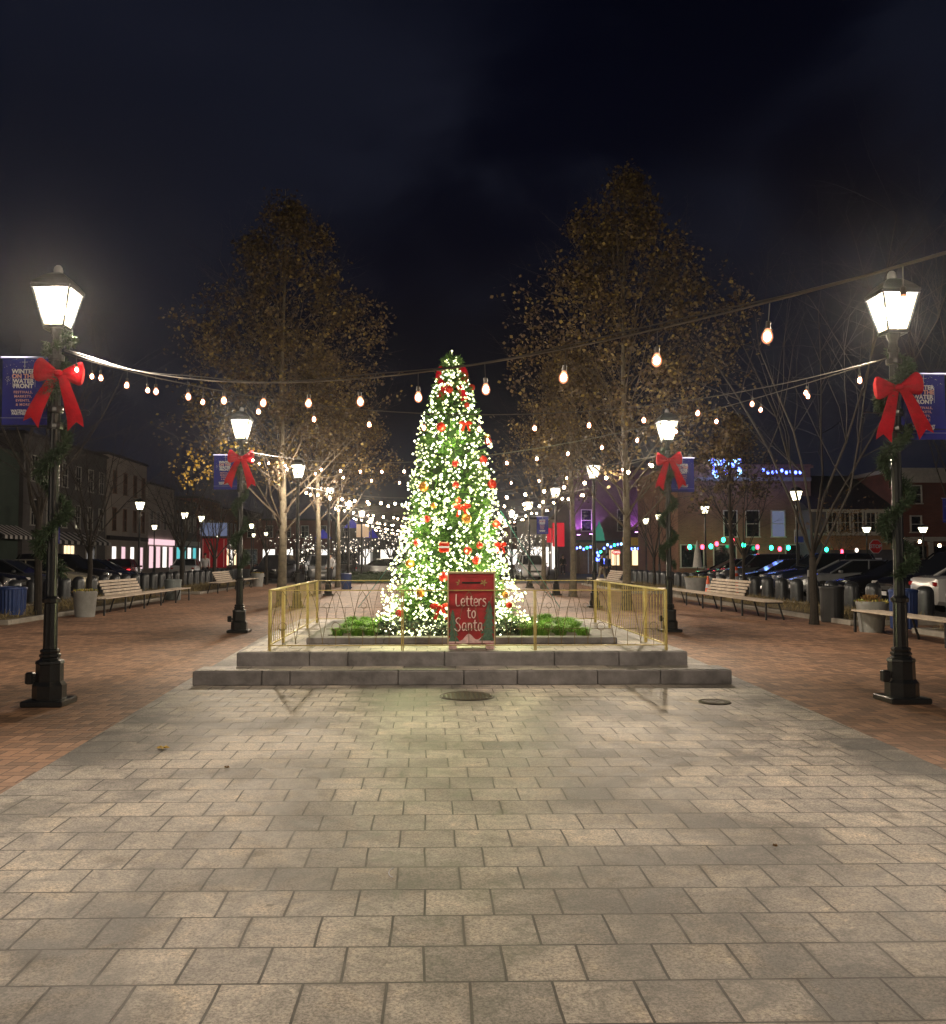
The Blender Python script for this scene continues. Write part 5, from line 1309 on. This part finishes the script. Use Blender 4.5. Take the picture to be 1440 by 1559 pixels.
festoon([at(1078+rl.uniform(0, 50), 696+rl.uniform(0, 24), 61+rl.uniform(-.4, .4)) for i in range(26)], [M['cyan_led'], M['blue_led']], .14, 'tangle of pale blue lights above the roof of the brown brick building', wire=False)
q = at(1062, 870, 57); t = empty('patio_umbrella', (q.x, 57, 0), 0, 'closed pale patio umbrella before the brown brick building', 'umbrella')
b = MB(); b.lathe([(.34, .9), (.30, .95), (.2, 1.8), (.05, 2.5), (.01, 2.6)], n=10); b.build('canopy', M['stripe_b'], t, True); b = MB(); b.tube([(0, 0, 0), (0, 0, 1.2)], .03, 6); b.build('pole', M['dark_steel'], t)
# --- building with white window band
q0, q1 = at(1238, 850, 60), at(1368, 850, 60); cx_ = (q0.x+q1.x)/2; hw = (q1.x-q0.x)/2
WB = building('window_band_building', (cx_, 66.2, 0), (2*hw, 12, 4.72), M['navy_wood'], 'two storey building with white upper window band and tan awning', 'gable_x', 2.8)
n = 5
for k in range(n):
    u = -hw+.9+(2*hw-1.4)*(k+.0)/n+.5; window(WB, '-y', 6, u, 3.85, (2*hw-1.8)/n-.22, 1.25, M['win_dark'], M['frame_white'], (1, 1), False, fw=.10)
a = MB(); a.box((0, -6.06, 4.66), (2*hw, .2, .2)); a.box((0, -6.06, 3.06), (2*hw, .2, .16)); a.build('cornice', M['frame_white'], WB)
a = MB(); a.add([(-hw*.85, -6.05, 2.96), (hw*.78, -6.05, 2.96), (hw*.78, -7.2, 2.10), (-hw*.85, -7.2, 2.10), (-hw*.85, -6.05, 2.90), (hw*.78, -6.05, 2.90), (hw*.78, -7.2, 2.02), (-hw*.85, -7.2, 2.02)], [(0, 3, 2, 1), (4, 5, 6, 7), (3, 7, 6, 2), (0, 4, 7, 3), (1, 2, 6, 5)]); a.build('awning', M['awning_tan'], WB)
window(WB, '-y', 6, at(1276, 865, 60).x-cx_, .95, 1.1, .95, M['win_dark'], M['awning_tan'], (0, 0)); 
a = MB(); a.box((at(1306, 865, 60).x-cx_, -6.04, .95), (.75, .08, 1.5)); a.build('door', M['frame_white'], WB)
a = MB(); a.sphere((at(1270, 863, 60).x-cx_, -6.06, .95), .25, 8, 6, sc=(1, .2, 1)); a.build('window_glow', M['blue_lit'], WB)
# --- dark red brick building at the right edge
q0 = at(1368, 850, 52); 
DR = building('dark_red_building', (q0.x+7, 58.2, 0), (14, 12, 6.4), M['brick_dark'], 'dark red brick corner building with cream cornice at the right edge', cornice=M['frame_white'])
a = MB(); a.box((0, -6.03, 6.08), (14.3, .16, .62)); a.build('cornice', M['frame_white'], DR)
window(DR, '-y', 6, at(1397, 745, 52).x-q0.x-7, 5.05, .55, 1.0, M['win_dark'], M['frame_white'], (0, 1)); window(DR, '-y', 6, at(1397, 795, 52).x-q0.x-7, 3.3, .55, .9, M['win_dark'], M['frame_white'], (0, 1)); window(DR, '-y', 6, -2.2, 5.05, .9, 1.3, M['win_dark'], M['frame_white'], (0, 1))
for k in range(6): a = MB(); a.box((-6.2+1.15*k, -6.08, 1.15), (.24, .2, 2.3)); a.build('pilaster', M['frame_white'], DR)
a = MB(); a.box((-2.9, -6.1, 2.42), (8, .26, .25)); a.build('shop_cornice', M['frame_white'], DR)
for k in range(5): window(DR, '-y', 6, -5.62+1.15*k, 1.25, .75, 1.5, M['win_dark'], M['timber'], (0, 1))
festoon([at(1374, 819, 46), at(1400, 822, 46), at(1430, 828, 46)], [M['bulb_far']], .07, 'three small white bulbs before the dark red building')
q6 = at(1366, 850, 60); DR.location = (q6.x+7*1.154, 60.1+6*1.154, 0); DR.scale = (1.154, 1.154, 1.13)
# --- stop sign
q = at(1333, 832, 44); t = empty('stop_sign', (q.x, 44, 0), R(8), 'red octagonal stop sign on a post before the window band building', 'sign')
b = MB(); b.tube([(0, .03, 0), (0, .03, q.z+.3)], .03, 6); b.build('post', M['dark_steel'], t)
b = MB(); b.lathe([(.36, -.01), (.36, .01)], n=8, rot=.5); o = b.build('border', M['white_ink'], t, False, (0, 0, q.z)); o.rotation_euler = (R(90), 0, 0)
b = MB(); b.lathe([(.33, -.014), (.33, .014)], n=8, rot=.5); o = b.build('plate', mat('stop_red', (.72, .02, .03), .4), t, False, (0, 0, q.z)); o.rotation_euler = (R(90), 0, 0)
text('STOP', .25, M['white_ink'], t, (0, -.02, q.z), bold=.008)
b = MB(); b.box((0, 0, q.z-.62), (.62, .02, .13)); b.build('street_plate', M['white_ink'], t)
M['blue_sign'] = mat('blue_sign_face', (.04, .08, .40), .5)
t, q = signboard(1216, 817, 40, .40, .62, 'pot', 'pale and blue parking sign on a post, right of the festoon'); b = MB(); b.box((0, -.035, q.z-.12), (.38, .012, .26)); b.build('blue_panel', M['blue_sign'], t)
t, q = signboard(1233, 873, 27, .14, .2, 'pot', 'narrow pale parking meter post beside the bare forked tree')
signboard(82, 812, 40, .5, .9, 'banner', 'blue and white banner seen behind the nearest left garland', name='banner_sign')
# ================================================================ PEOPLE
def skin_mesh(name, V, E, Rr, mt, parent, lev=1):
    me = D.meshes.new('s'); me.from_pydata(V, E, []); ob = D.objects.new('s', me); COL.objects.link(ob)
    md = ob.modifiers.new('k', 'SKIN'); md.use_smooth_shade = True
    ly = me.skin_vertices[0].data if me.skin_vertices else None
    if ly is None:
        bm = bmesh.new(); bm.from_mesh(me); bm.verts.layers.skin.verify(); bm.to_mesh(me); bm.free(); ly = me.skin_vertices[0].data
    for i, r in enumerate(Rr): ly[i].radius = r if isinstance(r, tuple) else (r, r); ly[i].use_root = (i == 0)
    ob.modifiers.new('u', 'SUBSURF').levels = lev
    dg = bpy.context.evaluated_depsgraph_get(); m2 = D.meshes.new_from_object(ob.evaluated_get(dg)); D.objects.remove(ob)
    m2.materials.clear(); m2.materials.append(mt); m2.name = name
    return inst(name, m2, parent)
def person(x, y, rz, lb, coat, trousers, stride=.12, arm=.1, hair=(.02, .015, .01), s=1.0, hat=False):
    t = empty('person', (x, y, 0), R(rz), lb, 'person'); t.scale = (s,)*3
    V = [(0, 0, .95), (0, .0, 1.15), (0, 0, 1.36), (0, 0, 1.48), (0, -.01, 1.56), (0, -.015, 1.66), (0, -.01, 1.74)]
    E = [(0, 1), (1, 2), (2, 3), (3, 4), (4, 5), (5, 6)]; Rr = [(.15, .11), (.14, .10), (.16, .105), (.06, .06), (.06, .065), (.08, .095), (.06, .07)]
    for sg in (-1, 1):
        b_ = len(V); V += [(sg*.10, 0, .88), (sg*.10, -sg*stride*.5-.02, .48), (sg*.10, -sg*stride, .09), (sg*.11, -sg*stride-.12, .04)]; E += [(0, b_), (b_, b_+1), (b_+1, b_+2), (b_+2, b_+3)]; Rr += [.095, .062, .042, .035]
        b_ = len(V); V += [(sg*.19, 0, 1.38), (sg*.24, .03, 1.12), (sg*.24, -arm-.04, .88), (sg*.235, -arm-.07, .80)]; E += [(2, b_), (b_, b_+1), (b_+1, b_+2), (b_+2, b_+3)]; Rr += [.058, .046, .034, .036]
    skin_mesh('body', V, E, Rr, M['skin'], t)
    Vc = [(0, 0, .84), (0, 0, 1.05), (0, 0, 1.37), (0, 0, 1.49)]; Ec = [(0, 1), (1, 2), (2, 3)]; Rc = [(.20, .15), (.18, .135), (.19, .125), (.08, .08)]
    for sg in (-1, 1):
        b_ = len(Vc); Vc += [(sg*.20, 0, 1.38), (sg*.25, .03, 1.12), (sg*.245, -arm-.03, .90)]; Ec += [(2, b_), (b_, b_+1), (b_+1, b_+2)]; Rc += [.075, .062, .05]
    skin_mesh('coat', Vc, Ec, Rc, coat, t)
    Vt = [(0, 0, .90)]; Et = []; Rt = [(.16, .12)]
    for sg in (-1, 1):
        b_ = len(Vt); Vt += [(sg*.10, 0, .82), (sg*.10, -sg*stride*.5-.02, .48), (sg*.10, -sg*stride, .13)]; Et += [(0, b_), (b_, b_+1), (b_+1, b_+2)]; Rt += [.11, .08, .065]
    skin_mesh('trousers', Vt, Et, Rt, trousers, t)
    for sg in (-1, 1): h = MB(); h.box((sg*.105, -sg*stride-.06, .045), (.09, .26, .09), bev=.03); h.build('shoe', M['black_iron'], t)
    h = MB(); h.sphere((0, .015, 1.70), .105, 12, 8, sc=(.92, 1.05, 1.05)); h.build('hair' if not hat else 'hat', mat('dark_hair', hair, .8), t, True)
    fc = MB(); fc.sphere((0, -.115, 1.655), .018, 6, 4, sc=(.8, 1, 1.3)); fc.build('nose', M['skin'], t)
M['coat_black'] = mat('black_coat', (.012, .012, .014), .8); M['coat_navy'] = mat('navy_coat', (.03, .04, .10), .8)
M['jeans'] = mat('dark_trousers', (.03, .03, .04), .85); M['khaki'] = mat('khaki_trousers', (.28, .24, .16), .85); M['coat_white'] = mat('pale_coat', (.5, .5, .52), .8)
q = at(857, 876, 78); person(q.x, 78, 10, 'person in a black coat standing before the white lit shop', M['coat_black'], M['jeans'], .08)
q = at(916, 876, 58); person(q.x, 58, 60, 'person in a black coat and khaki trousers walking by the market bar', M['coat_black'], M['khaki'], .22, .16)
q = at(925, 876, 60); person(q.x, 60, 40, 'second person in a navy coat walking close beside the khaki trousers', M['coat_navy'], M['jeans'], .15, .1)
q = at(503, 880, 56); person(q.x, 56, -30, 'person in a pale coat standing near the silver car beyond the left trees', M['coat_white'], M['jeans'], .1)
q = at(312, 880, 58); person(q.x, 58, 20, 'person in a pale coat near the orange cones on the left street', M['coat_white'], M['jeans'], .1)
# low hedge and long dark bench at the far end
hd = MB(); rnd = random.Random(15)
hg = MB(); hg.box((-1.6, 54.6, .28), (7.0, .7, .5)); 
for i in range(5200):
    hd.blade((rnd.uniform(-5.2, 2.0), 54.6+rnd.uniform(-.42, .42), rnd.uniform(.1, .62)), (rnd.gauss(0, 1), rnd.gauss(-.3, 1), rnd.gauss(.3, .7)), .12, .06, rnd=rnd)
t = empty('hedge', (0, 0, 0), 0, 'low clipped green hedge across the far end of the plaza', 'hedge'); hd.build('leaves', M['garland'], t); hg.build('inner_twigs', M['garland'], t)
for o in list(D.objects):
    if o.type == 'MESH' and o.users_collection == (): pass
# ================================================================ ADDED HAZE (stands in for lens glow round the lamps)
hz = MB(); hz.box((0, 120, 7.2), (320, 380, 17.0)); ho = hz.build('added_haze', M['kerb']); ho['kind'] = 'stuff'
hm = D.materials.new('added_glow_haze'); hm.use_nodes = True; hn = hm.node_tree; hn.nodes.clear()
ho_ = hn.nodes.new('ShaderNodeOutputMaterial'); hv = hn.nodes.new('ShaderNodeVolumePrincipled')
hv.inputs['Density'].default_value = .00045; hv.inputs['Anisotropy'].default_value = .90; hv.inputs['Color'].default_value = (.92, .92, .95, 1)
hn.links.new(hv.outputs[0], ho_.inputs['Volume']); ho.data.materials.clear(); ho.data.materials.append(hm)
